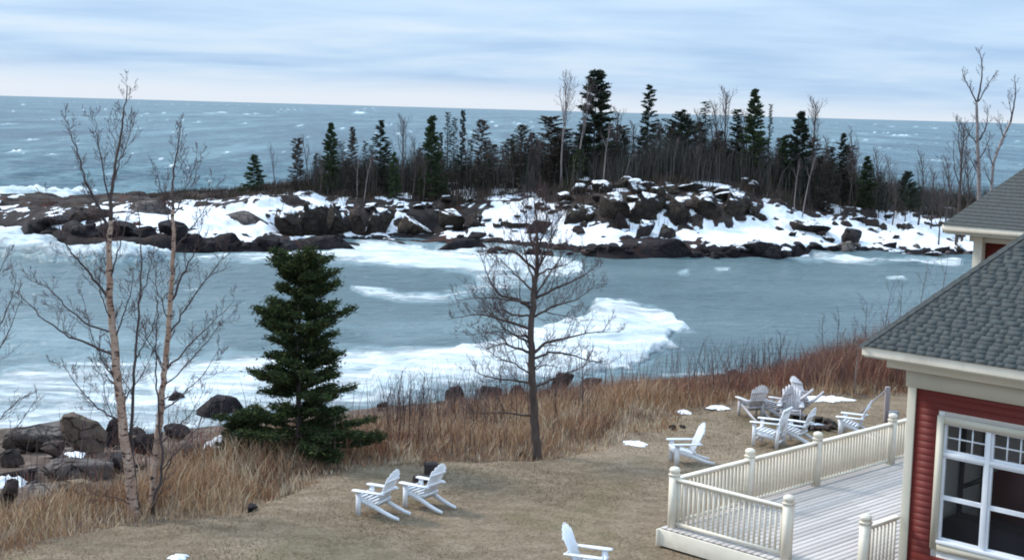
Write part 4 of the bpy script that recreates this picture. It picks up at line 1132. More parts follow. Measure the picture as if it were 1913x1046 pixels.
traced_tree('birch_tree', 'tall peeling birch on the left, its trunk leaning slightly left behind the tall grass', 'tree', (250, 978), B,
 [('trunk', [(252, 982), (243, 900), (236, 840), (228, 780), (222, 720), (214, 650), (208, 580), (203, 510), (203, 450), (206, 410)], .115, .05, 'birch', .2),
  ('stem', [(206, 412), (209, 360), (216, 310), (226, 250), (233, 200), (238, 160)], .04, .008, 'brown_bark', .3)],
 [([(205, 430), (185, 390), (165, 350), (150, 300), (132, 250), (122, 215)], .035, .15, .5), ([(206, 405), (200, 350), (190, 300), (180, 255), (176, 215)], .02, .15, -.5),
  ([(212, 340), (225, 300), (240, 260), (252, 225)], .015, .2, .7), ([(203, 560), (175, 520), (150, 490), (130, 470), (105, 410), (82, 345)], .028, .1, -.6),
  ([(214, 665), (175, 645), (130, 630), (85, 600), (45, 560), (22, 515)], .03, .1, .7), ([(206, 620), (160, 605), (120, 570), (92, 535), (58, 525)], .022, .1, -.4),
  ([(224, 735), (205, 690), (180, 650), (165, 600), (150, 540)], .018, .1, .6), ([(230, 790), (190, 770), (160, 740), (130, 700), (118, 680)], .02, 0, -.6),
  ([(205, 520), (218, 470), (232, 430), (240, 385)], .02, .1, .6), ([(212, 640), (232, 590), (245, 540), (250, 500)], .018, .1, -.5),
  ([(204, 470), (190, 430), (180, 380), (160, 345)], .016, .1, .4), ([(236, 835), (215, 790), (198, 750), (190, 700), (188, 690)], .016, 0, .5),
  ([(226, 760), (250, 720), (272, 690), (300, 620)], .016, 0, .7), ([(210, 600), (190, 560), (186, 510), (196, 460)], .014, .1, -.7),
  ([(243, 900), (215, 850), (170, 820), (150, 805)], .016, 0, .5), ([(248, 950), (225, 930), (185, 925), (162, 915)], .014, 0, -.3)], 'dark_bark', 'birch trees left of the spruce', (12, .66, 2), 3, 'twig', .0038)
traced_tree('birch_tree', 'second birch with peach coloured bark, just left of the spruce', 'tree', (283, 972), B + .5,
 [('trunk', [(281, 976), (284, 930), (290, 880), (294, 820), (300, 760), (307, 700), (312, 640), (318, 570), (322, 510), (323, 450), (324, 390)], .088, .036, 'birch', .3),
  ('stem', [(324, 392), (322, 350), (326, 310), (333, 270), (338, 228)], .028, .006, 'brown_bark', .3)],
 [([(322, 560), (338, 520), (355, 490), (372, 450), (380, 400)], .028, .2, .6), ([(318, 620), (345, 580), (380, 530), (410, 490), (425, 462)], .02, .2, -.6),
  ([(312, 690), (350, 650), (395, 605), (440, 560)], .022, .2, .7), ([(306, 720), (350, 680), (400, 620), (430, 590)], .016, .2, -.4), ([(300, 770), (340, 740), (380, 700), (410, 650)], .018, .1, .8),
  ([(296, 830), (330, 800), (360, 770), (385, 720)], .016, .1, -.4), ([(324, 400), (345, 360), (360, 320), (368, 290)], .016, .3, .7), ([(324, 430), (310, 390), (300, 350), (290, 315)], .014, .3, -.2),
  ([(323, 470), (352, 430), (385, 390), (402, 330)], .016, .3, .9), ([(316, 600), (300, 560), (290, 520), (288, 470)], .014, .2, -.4), ([(309, 690), (285, 650), (262, 620), (250, 580)], .014, .2, .8),
  ([(292, 860), (262, 820), (240, 800), (218, 790)], .014, 0, .5)], 'dark_bark', 'birch trees left of the spruce', (12, .62, 2), 5, 'twig', .0038)
traced_tree('dark_sapling', 'dark thin bare tree standing between the two birch trunks', 'tree', (262, 972), B + .2,
 [('trunk', [(264, 976), (250, 900), (246, 830), (247, 760), (250, 700), (255, 640), (261, 570), (264, 500), (262, 440), (258, 380)], .045, .008, 'dark_bark', .3)],
 [([(262, 560), (275, 520), (285, 480), (290, 440)], .014, .2, .6), ([(252, 670), (275, 640), (290, 600), (296, 560)], .014, .2, -.4), ([(247, 740), (225, 700), (205, 680)], .012, .2, .4)], 'dark_bark', None, (10, .5, 1), 7)
traced_tree('dark_sapling', 'dark forked bare tree rising from the base of the second birch', 'tree', (280, 972), B + .3,
 [('trunk', [(282, 976), (286, 930), (300, 900), (304, 850), (298, 800), (294, 740), (290, 680), (292, 620), (295, 560)], .035, .008, 'dark_bark', .3)],
 [([(286, 930), (315, 880), (322, 830), (340, 790)], .016, 0, .5), ([(300, 880), (345, 830), (375, 790), (385, 750)], .016, .1, .8), ([(284, 950), (300, 920), (312, 890)], .014, 0, -.5)], 'dark_bark', None, (9, .5, 1), 8)
T = 34.6
traced_tree('bare_tree', 'leafless tree with spreading limbs in the middle of the lawn edge', 'tree', (1005, 854), T,
 [('trunk', [(1005, 860), (1000, 800), (995, 740), (993, 680), (993, 620), (995, 560), (1000, 520), (1004, 490)], .118, .048, 'brown_bark', 0),
  ('stem', [(1004, 492), (1003, 450), (1002, 410), (998, 365)], .05, .01, 'brown_bark', .2)],
 [([(996, 660), (1018, 640), (1056, 631), (1108, 619), (1161, 621)], .045, 0, .6), ([(997, 670), (1027, 657), (1075, 664), (1113, 678), (1140, 672)], .035, 0, -.8),
  ([(998, 724), (1037, 705), (1080, 690), (1105, 672)], .035, 0, .9), ([(1001, 557), (1032, 542), (1085, 518), (1118, 495)], .042, 0, -.6), ([(1000, 590), (1040, 570), (1080, 560), (1120, 530)], .03, 0, .9),
  ([(992, 660), (960, 648), (936, 640), (905, 655)], .04, 0, -.8), ([(990, 575), (960, 557), (932, 552), (912, 519), (900, 480)], .05, 0, .5), ([(992, 615), (941, 597), (893, 585), (835, 597)], .04, 0, -.4),
  ([(994, 716), (960, 710), (912, 705), (880, 690)], .035, 0, .8), ([(992, 776), (932, 770), (868, 772)], .028, 0, -.8), ([(1003, 510), (970, 475), (936, 461), (900, 470)], .04, 0, .5),
  ([(1005, 500), (1027, 466), (1032, 418), (1040, 380)], .03, 0, .6), ([(1000, 540), (985, 490), (975, 450), (965, 400)], .025, 0, -.7), ([(996, 560), (1020, 520), (1050, 480), (1060, 440)], .028, 0, .8),
  ([(1002, 480), (990, 440), (980, 400), (975, 372)], .03, 0, .6), ([(1004, 470), (1018, 430), (1022, 395), (1018, 360)], .028, 0, -.5), ([(1000, 525), (1012, 480), (1030, 440), (1045, 400)], .03, 0, -.9),
  ([(998, 545), (970, 520), (950, 500), (930, 480)], .03, 0, .9), ([(1002, 515), (1030, 500), (1060, 495), (1090, 470)], .026, 0, .4), ([(991, 600), (1010, 580), (1050, 590), (1090, 600)], .022, 0, .9),
  ([(990, 565), (950, 560), (900, 555), (850, 562)], .03, 0, -.3), ([(992, 630), (960, 625), (930, 620), (880, 625)], .024, 0, .2), ([(996, 690), (1020, 680), (1060, 690)], .02, 0, .7),
  ([(990, 640), (950, 620), (920, 590), (890, 560)], .03, 0, .9), ([(993, 700), (965, 680), (930, 670), (900, 640)], .025, 0, -.9), ([(990, 590), (962, 590), (930, 575), (905, 600)], .03, 0, .3)],
 'brown_bark', None, (15, .85, 2), 11, 'twig', .0036)
traced_tree('bare_tree', 'bare tree mostly outside the left edge, only its right hand branches showing', 'tree', (-70, 1010), 27.5,
 [('trunk', [(-70, 1015), (-66, 900), (-60, 800), (-58, 700), (-50, 600), (-48, 500), (-46, 420)], .08, .015, 'brown_bark', .2)],
 [([(-60, 780), (-30, 710), (0, 650), (20, 610), (40, 560)], .022, 0, .5), ([(-58, 700), (-20, 650), (5, 600), (22, 560), (30, 510)], .02, 0, -.4), ([(-62, 850), (-20, 800), (20, 760), (60, 730)], .02, 0, .6),
  ([(-64, 900), (-20, 850), (30, 800), (75, 735)], .018, 0, -.4), ([(-50, 600), (-20, 550), (0, 500), (18, 470)], .015, 0, .5)], 'dark_bark', None, (11, .6, 1), 13)
# thin saplings sticking up out of the brush
SAP = [(1458, 705, 618, 50, 'dark thin sapling, the tallest above the brush behind the fire pit chairs'), (1440, 705, 632, 49, 'thin sapling just left of the tallest dark one above the brush'),
 (1410, 708, 650, 50, 'short thin sapling left of the pair above the brush'), (1537, 690, 590, 52, 'thin sapling above the brush in front of the calm bay'), (1565, 690, 585, 50, 'thin sapling above the brush, first left of the eave tip'),
 (1590, 680, 600, 50, 'spreading grey sapling under the eave tip'), (1622, 640, 560, 55, 'sapling rising just above the eave tip'), (1645, 620, 530, 58, 'bare sapling against the bay above the roof edge'), (1672, 600, 525, 60, 'bare sapling halfway up the roof edge'),
 (1600, 690, 640, 44, 'pale stemmed sapling leaning under the eave'), (1715, 560, 480, 62, 'bare sapling against the bay high on the roof edge'), (1745, 530, 462, 64, 'bare sapling under the farther eave'),
 (740, 800, 690, 42, 'bare shrub stem nearest the spruce on its right'), (765, 800, 695, 43, 'second bare shrub stem right of the spruce'), (790, 800, 690, 42, 'third bare shrub stem right of the spruce'), (846, 800, 715, 42, 'bare shrub stem above the dark round boulder'),
 (897, 790, 725, 43, 'pale cut stem standing among the grass left of the middle tree'), (1088, 790, 640, 40, 'slender sapling close to the right of the middle tree'), (1035, 780, 690, 42, 'short sapling at the right foot of the middle tree'),
 (152, 910, 780, 36, 'thin dark sapling in front of the long grey slab'), (172, 910, 800, 36, 'second thin dark sapling in front of the long grey slab'), (118, 905, 820, 37, 'short thin sapling left of the pair in front of the slab'),
 (430, 860, 760, 36, 'thin bare sapling at the left skirt of the spruce'), (850, 600, 520, 40, 'faint dead top of a sapling against the bay left of the middle tree')]
for i_, (px_, yb_, yt_, Y_, lab) in enumerate(SAP[:-1]):
    r = random.Random(200 + i_)
    b = aty(px_, yb_, Y_); zb = float(z_land(b[0], b[1])); top = aty(px_ + r.uniform(-4, 4), yt_, Y_)
    hgt = max(.8, top[2] - zb); t = thing('sapling', lab, 'sapling', (b[0], b[1], zb), 0, 'thin saplings in the brush')
    w = wander((0, 0, -.05), (r.uniform(-.05, .05), 0, 1), hgt, 7, .035, .05, r)
    pale = 'pale' in lab
    MB().tube(w, np.linspace(.024 if not pale else .04, .006, len(w)), 5).obj('stem', M['pale_bark' if pale else 'twig'], t)
    tm = MB(); twigs(tm, w, .02, hgt * .33, 11, 1, .15, .7, .25, r, 3, .005); tag(tm.obj('twigs', M['twig_grey'], t), kind='stuff')
# ================================================================== conifers
GREEN = np.array([[.045, .072, .032, 1], [.060, .088, .036, 1], [.032, .054, .032, 1], [.080, .095, .040, 1], [.055, .060, .038, 1]])
DARKG = np.array([[.032, .046, .032, 1], [.042, .056, .034, 1], [.026, .036, .028, 1], [.065, .060, .042, 1]])
BROWNG = np.array([[.065, .052, .040, 1], [.095, .072, .058, 1], [.046, .050, .034, 1], [.12, .09, .08, 1]])
def sprays(mb, P, D, L, Wd, pal, r):
    """Small two-sided needle sprays: a bent diamond of 4 points, at P along D."""
    n = len(P); D = D / (np.linalg.norm(D, axis=1, keepdims=True) + 1e-9)
    s = r.normal(size=(n, 3)); s -= D * np.sum(s * D, 1, keepdims=True); s /= np.linalg.norm(s, axis=1, keepdims=True) + 1e-9
    L = L[:, None]; Wd = Wd[:, None]
    up_ = np.cross(D, s)
    a = P; b = P + D * L * .45 + s * Wd + up_ * Wd * .3; c = P + D * L; d = P + D * L * .45 - s * Wd + up_ * Wd * .3
    V = np.stack([a, b, c, d], 1).reshape(-1, 3); i = np.arange(n) * 4
    f = np.vstack([np.stack([i, i + 1, i + 2], 1), np.stack([i, i + 2, i + 3], 1)])
    col = pal[r.integers(0, len(pal), n)] * r.uniform(.75, 1.3, (n, 1)); col[:, 3] = 1
    mb.add(V, f3=f, col=np.repeat(col, 4, 0))
def conifer(seed, prof, nb, per, spl, spw, pal, trunk_r=.012, bare=.0, droop=-.25, clump=.6, top=1.0, whorl=0, fluff=.15):
    """Unit height 1. prof(t, azimuth) gives the branch reach at height t."""
    r = np.random.default_rng(seed)
    nd = MB(); tk = MB(); lb = MB()
    tr = np.array([[r.normal(0, .003), r.normal(0, .003), z] for z in np.linspace(0, .985, 9)]); tr[0] = 0
    tk.tube(tr, np.linspace(trunk_r, .0015, 9), 6)
    for k in range(nb):
        t = bare + (1 - bare) * (k + r.random()) / nb
        if whorl: t = (math.floor(t * whorl) + .5 + r.normal(0, .21)) / whorl
        t = max(.01, min(t, .985)); a = r.uniform(0, 2 * math.pi)
        R_ = prof(t, a) * r.uniform(1 - clump * .55, 1.08)
        if R_ < .004: continue
        d = np.array([math.cos(a), math.sin(a), droop * (1 - t) + .35 * t]); n = 5
        pts = [np.array([0, 0, t])]
        for i in range(n):
            d = d + np.array([r.normal(0, .08), r.normal(0, .08), .06]); pts.append(pts[-1] + d / np.linalg.norm(d) * R_ / n)
        pts = np.array(pts)
        lb.tube(pts, np.linspace(trunk_r * .22 * (1.1 - t), .0008, n + 1), 3, cap=False)
        m_ = max(3, int(per * (.35 + R_ * 5)))
        u = r.uniform(.12, 1, m_) ** .8 * n; i0 = np.minimum(u.astype(int), n - 1); f = (u - i0)[:, None]
        P = pts[i0] * (1 - f) + pts[i0 + 1] * f; D = pts[i0 + 1] - pts[i0]; D /= np.linalg.norm(D, axis=1, keepdims=True)
        side = r.normal(size=(m_, 3)) * np.array([1, 1, .45]); D2 = D * .6 + side * .55
        sprays(nd, P + r.normal(size=(m_, 3)) * np.array([1, 1, .55]) * spl * fluff * (.4 + 1.2 * (u / n))[:, None], D2, spl * r.uniform(.5, 1.2, m_), spw * r.uniform(.6, 1.3, m_), pal, r)
    return tk, lb, nd
def cone_prof(w, pw=.8, low=.0, irr=.3, seed=0):
    r = np.random.default_rng(seed); g = r.uniform(1 - irr, 1 + irr * .6, 14); g2 = r.uniform(1 - irr * .5, 1 + irr * .5, 6)
    def f(t, a):
        k = np.interp(t, np.linspace(0, 1, 14), g) * g2[int(a / (2 * math.pi) * 6) % 6]
        b = (1 - t) ** pw * (1 if low == 0 else min(1, .35 + t / low))
        return w * b * k + .012
    return f
VAR = {}
def variant(key):
    if key in VAR: return VAR[key]
    kind, i = key
    s = 300 + i * 17 + len(kind)
    if kind == 'dense':   a = conifer(s, cone_prof(.21, .68, .12, .38, s), 170, 130, .028, .0055, [GREEN, DARKG][i % 2], .012, .04, clump=.65)
    elif kind == 'narrow': a = conifer(s, cone_prof(.11, .5, .2, .55, s), 110, 110, .022, .0042, DARKG, .010, .08, clump=.9)
    elif kind == 'thin':  a = conifer(s, cone_prof(.05, .35, .5, .6, s), 120, 34, .018, .0034, DARKG, .010, .2, clump=.95)
    elif kind == 'brown': a = conifer(s, cone_prof(.17, .5, .3, .6, s), 170, 62, .022, .0042, BROWNG, .011, .06, clump=.95)
    elif kind == 'column': a = conifer(s, cone_prof(.14, .2, .2, .4, s), 200, 70, .022, .0042, BROWNG, .013, .05, clump=.9)
    elif kind == 'small': a = conifer(s, cone_prof(.30, .8, .0, .3, s), 90, 80, .045, .009, GREEN, .016, .03)
    elif kind == 'pine':  a = conifer(s, lambda t, a_: (.30 * (1 - abs(t - .62) / .4) if t > .3 else .02) * (1 + .3 * math.sin(3 * a_)), 150, 60, .03, .006, DARKG, .014, .22, droop=.2)
    elif kind == 'umbrella': a = conifer(s, lambda t, a_: (.44 * (1 - t) ** .75 + .03) if t > .3 else .0, 120, 60, .035, .006, DARKG, .014, .28, droop=.0)
    tk, lb, nd = a
    VAR[key] = (tk.mesh('trunk', M['dark_bark']), lb.mesh('branches', M['dark_bark']), nd.mesh('crown', M['needle']))
    return VAR[key]
NW = {'dense': .36, 'narrow': .20, 'thin': .10, 'brown': .27, 'column': .26, 'small': .56, 'pine': .55, 'umbrella': .78}
def place_conifer(px, yt, yb, w, Y, kind, i, lab, leanx=0):
    P = aty(px, yb, Y); zb = float(z_isl(P[0], P[1])); top = aty(px, yt, Y)
    h = top[2] - zb; W_ = w / FPX * Y
    t = thing('conifer', lab, 'tree', (P[0], P[1], zb - .1), rnd.uniform(0, 6.28), 'conifers on the point')
    sx = W_ / (h * NW[kind]) * h * 1.38
    tk, lb, nd = variant((kind, i))
    for nm, me in (('trunk', tk), ('branches', lb), ('crown', nd)):
        o = inst(nm, me, t, None, None, (sx if nm != 'trunk' else h, sx if nm != 'trunk' else h, h))
        if nm != 'trunk': o['kind'] = 'stuff'
    return t
for c in [
 (475, 288, 356, 42, 158, 'small', 0, 'small green spruce standing alone near the left end of the point'),
 (555, 258, 352, 26, 158, 'column', 0, 'brownish column shaped conifer right of the small lone spruce'),
 (617, 229, 348, 36, 160, 'dense', 0, 'dense dark spruce, third conifer from the left on the point'),
 (657, 236, 352, 28, 160, 'brown', 0, 'brownish spruce right of the dense dark spruce'),
 (681, 262, 350, 16, 163, 'thin', 0, 'thin dead looking spruce left of a pointed grey green one'),
 (709, 223, 350, 34, 161, 'narrow', 1, 'pointed grey green spruce left of the pinkish bare tree'),
 (736, 284, 352, 26, 158, 'small', 1, 'short bright green conifer at the foot of the pinkish bare tree'),
 (805, 216, 350, 42, 161, 'dense', 2, 'full dark spruce right of the pinkish bare tree'),
 (834, 208, 350, 13, 165, 'thin', 1, 'leftmost of the three pole like spruces'),
 (846, 219, 350, 16, 163, 'thin', 2, 'middle and shortest of the three pole like spruces'),
 (862, 205, 350, 17, 164, 'narrow', 0, 'rightmost of the three pole like spruces, with the darkest top'),
 (897, 223, 352, 38, 162, 'brown', 1, 'brown needled spruce right of the three pole like spruces'),
 (972, 232, 350, 44, 163, 'brown', 2, 'ragged brown conifer left of the wide dark one'),
 (958, 250, 350, 24, 166, 'thin', 0, 'thin conifer behind the ragged brown one'),
 (1028, 218, 346, 54, 164, 'column', 1, 'wide dark flat topped conifer left of the tallest tree'),
 (1050, 240, 346, 40, 168, 'column', 2, 'dark conifer filling the gap left of the tallest tree'),
 (1108, 131, 345, 74, 163, 'dense', 1, 'tallest conifer on the point, very dark and dense'),
 (1080, 278, 345, 44, 160, 'small', 0, 'olive green low conifer at the left foot of the tallest tree'),
 (1140, 262, 345, 40, 165, 'brown', 1, 'brown conifer at the right foot of the tallest tree'),
 (1165, 240, 345, 26, 168, 'thin', 2, 'thin conifer midway between the tallest tree and the narrow spire'),
 (1207, 157, 342, 34, 164, 'narrow', 2, 'narrow spire shaped spruce, second tallest on the point'),
 (1270, 205, 342, 66, 165, 'pine', 0, 'irregular bushy dark pine right of the narrow spire'),
 (1250, 240, 342, 40, 168, 'brown', 0, 'brown conifer behind the irregular pine'),
 (1313, 188, 342, 22, 166, 'thin', 1, 'thin ragged spruce right of the irregular pine'),
 (1335, 260, 342, 38, 163, 'brown', 2, 'low brown conifer under the pale twiggy crown'),
 (1372, 203, 342, 34, 166, 'narrow', 1, 'dark pointed conifer left of the grey topped spruce'),
 (1403, 166, 352, 46, 163, 'dense', 0, 'tall spruce with a thin grey top above the right end of the dome'),
 (1433, 193, 345, 11, 168, 'thin', 2, 'bare pole of a dead spruce right of the grey topped spruce'),
 (1462, 252, 362, 36, 163, 'dense', 2, 'shorter dark spruce leaning on a taller one to its right'),
 (1490, 208, 362, 46, 163, 'dense', 1, 'tall dark spruce right of the dead pole'),
 (1530, 290, 365, 40, 166, 'brown', 0, 'low brown conifer right of the tall dark spruce'),
 (1570, 248, 366, 30, 164, 'narrow', 0, 'small pointed spruce in the thinning trees on the right'),
 (1545, 300, 370, 30, 160, 'column', 0, 'low dark conifer left of the small pointed spruce'),
 (1617, 291, 375, 34, 162, 'dense', 0, 'short dark spruce, second conifer from the right'),
 (1590, 320, 375, 26, 165, 'brown', 1, 'stunted brown conifer left of the short dark spruce'),
 (1642, 320, 395, 15, 160, 'thin', 1, 'thin stunted spruce between the two rightmost conifers'),
 (1691, 320, 410, 62, 157, 'umbrella', 0, 'rightmost conifer, low and wide like an umbrella')]:
    place_conifer(*c)

back = []
for k_ in range(20):
    px_ = (945 + k_ * 36 if k_ < 19 else 920) + rnd.uniform(-12, 12); yt_ = np.interp(px_, [940, 1100, 1300, 1500, 1650], [255, 235, 238, 258, 305]) + rnd.uniform(-14, 18)
    back.append(place_conifer(px_, yt_, np.interp(px_, [940, 1400, 1500, 1660], [346, 345, 362, 395]), rnd.uniform(30, 50), rnd.uniform(168, 174), rnd.choice(('brown', 'brown', 'narrow', 'column')), rnd.randrange(3), 'dim conifer at the back of the tree belt on the point'))
ordinals(back)
back = []
for px_, yt_ in ((590, 285), (632, 262), (645, 300), (692, 270), (722, 262), (782, 275), (822, 246), (878, 262), (915, 290)):
    back.append(place_conifer(px_, yt_, 350, rnd.uniform(14, 28), rnd.uniform(165, 170), rnd.choice(('thin', 'brown', 'narrow')), rnd.randrange(3), 'slim dim conifer behind the left row of spruces'))
ordinals(back)

# bare broadleaf trees on the point
def bare_tree_mesh(seed, spread, nl, pale, up_=.2, clear=.35):
    r = random.Random(seed)
    tr = wander((0, 0, 0), (0, 0, 1), 1.0, 8, .05, .06, r)
    tk = MB().tube(tr, np.linspace(.017, .003, 9), 6); tw = MB()
    for k in range(nl):
        t = clear + (1 - clear) * (k + r.random()) / nl; i = min(int(t * 8), 7)
        p = tr[i] + (tr[i + 1] - tr[i]) * (t * 8 - i); a = r.uniform(0, 6.28)
        q = wander(p, (math.cos(a) * spread, math.sin(a) * spread, .8), (1.05 - t) * .55 + .08, 5, .1, up_, r)
        tk.tube(q, np.linspace(.006, .0016, 6), 4, cap=False)
        twigs(tw, q, .003, .14, 7, 1, .15, .7, .15, r, 3, .0013)
    twigs(tw, tr, .004, .14, 10, 1, .15, .6, .6, r, 3, .0013)
    return tk.mesh('trunk', M['pale_bark' if pale else 'brown_bark']), tw.mesh('twigs', M['twig_grey'])
BT = {}
def place_bare(px, yt, yb, Y, key, lab, lean=0.0, zf=z_isl, sc=1.0, th=1.0):
    if key not in BT:
        s, spread, nl, pale, clear = key; BT[key] = bare_tree_mesh(s, spread, nl, pale, clear=clear)
    P = aty(px, yb, Y); zb = float(zf(P[0], P[1])); h = aty(px, yt, Y)[2] - zb
    t = thing('bare_tree', lab, 'tree', (P[0], P[1], zb - .1), 0, 'leafless trees on the point')
    t.rotation_euler = (0, lean, rnd.uniform(-.4, .4))
    inst('trunk', BT[key][0], t, None, None, (h * th, h * th, h)); tag(inst('twigs', BT[key][1], t, None, None, (h * sc, h * sc, h)), kind='stuff')
    return t
A_ = (1, .7, 12, False, .3); B_ = (2, .45, 10, False, .35); C_ = (3, .35, 9, True, .45); D_ = (4, .25, 6, True, .6); E_ = (5, .18, 5, False, .5)
for b in [
 (516, 278, 357, 158, E_, 'forked grey snag between the two leftmost conifers'),
 (578, 262, 352, 160, E_, 'thin bare trunk right of the brownish column conifer'), (598, 290, 352, 158, B_, 'low bare tree left of the dense dark spruce'),
 (668, 300, 360, 157, D_, 'white birch trunk leaning left below the brownish spruce', -.06), (680, 298, 360, 156, D_, 'white birch trunk leaning right below the brownish spruce', .08),
 (640, 290, 355, 160, B_, 'dark bare tree left of the leaning white birches'), (695, 285, 352, 160, B_, 'bare tree behind the right white birch'),
 (751, 222, 350, 162, A_, 'pinkish bare tree with a round spreading crown'), (771, 262, 352, 160, B_, 'bare tree right of the pinkish crown'),
 (790, 290, 352, 159, B_, 'low bare tree left of the full dark spruce'), (875, 250, 352, 163, E_, 'thin bare trunk left of the brown needled spruce'), (820, 270, 352, 162, B_, 'bare tree behind the pole like spruces'),
 (924, 268, 352, 163, E_, 'lone thin trunk in the gap with open water behind'), (940, 280, 352, 164, B_, 'bare tree at the right side of the open gap'),
 (990, 250, 350, 165, B_, 'bare tree among the ragged brown conifers'), (1006, 262, 350, 162, A_, 'twiggy bare tree left of the wide dark conifer'),
 (1050, 152, 345, 162, C_, 'pale dead birch leaning left beside the tallest tree', -.07), (1078, 163, 345, 161, C_, 'pale slender birch against the left side of the tallest tree', .01),
 (1127, 238, 350, 155, D_, 'crooked white snag in front of the tallest tree'), (1150, 208, 345, 166, A_, 'faint grey bare tree right of the tallest tree'), (1180, 232, 345, 165, A_, 'twiggy bare tree left of the narrow spire'),
 (1230, 228, 342, 166, A_, 'twiggy bare tree right of the narrow spire'), (1258, 262, 342, 158, D_, 'short white snag in front of the irregular pine'), (1296, 276, 342, 158, D_, 'short pale trunk right of the irregular pine'),
 (1300, 215, 342, 168, B_, 'bare tree behind the thin ragged spruce'), (1350, 172, 342, 167, A_, 'tall pale twiggy tree left of the grey topped spruce'), (1330, 200, 342, 168, B_, 'grey bare tree next to the thin ragged spruce'),
 (1386, 215, 345, 166, B_, 'bare tree hard against the grey topped spruce'), (1420, 260, 352, 164, B_, 'bare tree at the right of the grey topped spruce'), (1447, 280, 358, 162, B_, 'low bare tree right of the dead pole'),
 (1484, 305, 382, 156, D_, 'straight pale trunk below the tall dark spruce'), (1500, 300, 385, 156, D_, 'pale trunk leaning right below the tall dark spruce', .12),
 (1515, 192, 360, 166, A_, 'purplish bare tree with a wide crown right of the tall dark spruce'), (1540, 262, 366, 163, B_, 'bare tree left of the small pointed spruce'),
 (1585, 278, 372, 162, B_, 'bare tree right of the small pointed spruce'), (1601, 252, 375, 164, E_, 'thin bare pole near the right end of the trees'), (1632, 285, 385, 162, B_, 'bare tree right of the short dark spruce'),
 (1655, 300, 392, 160, B_, 'low bare tree between the two rightmost conifers'), (1668, 330, 400, 156, B_, 'small bare tree left of the umbrella conifer'),
 (1716, 292, 400, 158, B_, 'bare tree right of the umbrella conifer'), (1740, 320, 405, 156, A_, 'small bare tree over the snow at the right end'), (1765, 300, 400, 156, B_, 'bare tree left of the big pale birch'),
 (1756, 350, 412, 150, A_, 'lowest bare tree above the farther eave'), (1790, 232, 395, 150, A_, 'reddish brown twiggy tree beside the big pale birch'), (1800, 290, 395, 152, B_, 'bare tree in front of the reddish twiggy one')]:
    place_bare(*b[:6], **({'lean': b[6]} if len(b) > 6 else {}), sc=1.0, th=.75 if b[4][3] else .9)
# two large birches on the shore beyond the farther roof
traced_tree('birch_tree', 'big pale birch rising above the farther roof into the sky', 'tree', (1830, 400), 105,
 [('trunk', [(1832, 430), (1829, 380), (1829, 330), (1826, 280), (1826, 235), (1824, 190)], .19, .09, 'pale_bark', 0), ('stem', [(1826, 190), (1834, 150), (1835, 120), (1829, 92)], .07, .02, 'dark_bark', .5)],
 [([(1824, 192), (1812, 165), (1800, 145), (1798, 135)], .06, 0, .6), ([(1828, 190), (1842, 165), (1852, 148), (1860, 138)], .045, 0, -.8), ([(1829, 262), (1842, 240), (1846, 215), (1844, 195)], .07, 0, .8),
  ([(1827, 270), (1810, 250), (1800, 230)], .05, 0, -.6), ([(1829, 330), (1815, 300), (1800, 280)], .05, 0, .6), ([(1829, 300), (1845, 270), (1850, 250)], .05, 0, .4)], 'dark_bark', 'birches beyond the farther roof', (10, .9, 1), 21, 'twig_grey', .012, True)
traced_tree('birch_tree', 'leaning birch at the right edge beyond the farther roof', 'tree', (1850, 400), 103,
 [('trunk', [(1850, 430), (1852, 360), (1855, 310), (1862, 285), (1875, 255), (1888, 228)], .11, .08, 'pale_bark', .3), ('stem', [(1888, 228), (1894, 200), (1898, 170), (1895, 142)], .07, .02, 'dark_bark', .3)],
 [([(1855, 310), (1848, 290), (1846, 270)], .04, 0, .5), ([(1875, 255), (1868, 235), (1866, 215)], .04, 0, -.5), ([(1890, 215), (1885, 190), (1884, 175)], .03, 0, .3), ([(1852, 345), (1840, 320), (1836, 300)], .04, 0, .5)],
 'dark_bark', 'birches beyond the farther roof', (9, .8, 1), 23, 'twig_grey', .012, True)

# the spruce on the lawn edge: outline traced, reach differs left and right
YS = 33.8
sb = aty(556, 892, YS); zs = float(z_land(sb[0], sb[1])); stop_ = aty(556, 484, YS)[2]; HS = stop_ - zs
rows_px = [470, 485, 500, 520, 540, 548, 560, 575, 595, 612, 625, 645, 658, 672, 690, 706, 720, 738, 752, 768, 785, 802, 820, 842, 862]
lft = [50, 64, 48, 66, 84, 60, 58, 54, 78, 94, 98, 90, 58, 60, 78, 100, 116, 70, 78, 96, 150, 158, 120, 90, 60]
rgt = [40, 84, 86, 74, 92, 96, 74, 78, 112, 118, 92, 72, 98, 118, 122, 96, 140, 158, 108, 100, 160, 165, 166, 168, 130]
tz = np.array([(aty(556, y_, YS)[2] - zs) / HS for y_ in rows_px])[::-1]
lw = np.array(lft)[::-1] / FPX * YS / HS; rw = np.array(rgt)[::-1] / FPX * YS / HS
def sp_prof(t, a):
    l_, r__ = np.interp(t, tz, lw), np.interp(t, tz, rw); c = math.cos(a)
    m_ = (l_ + r__) / 2
    return (m_ * (1 - abs(c)) + (r__ if c > 0 else l_) * abs(c)) * .98
spruce = thing('spruce_tree', 'large dark green spruce with a broken flat top standing at the lawn edge', 'tree', (sb[0], sb[1], zs))
SPG = np.array([[.034, .056, .022, 1], [.050, .074, .026, 1], [.024, .040, .022, 1], [.075, .090, .030, 1], [.045, .045, .026, 1]])
tk, lb, nd = conifer(77, sp_prof, 225, 500, .023, .0031, SPG, .020, .0, droop=-.26, clump=.95, whorl=13, fluff=.42)
for mb, nm, mt in ((tk, 'trunk', 'dark_bark'), (lb, 'branches', 'dark_bark'), (nd, 'crown', 'needle')):
    o = mb.obj(nm, M[mt], spruce); o.scale = (HS, HS, HS)
    if nm != 'trunk': o['kind'] = 'stuff'
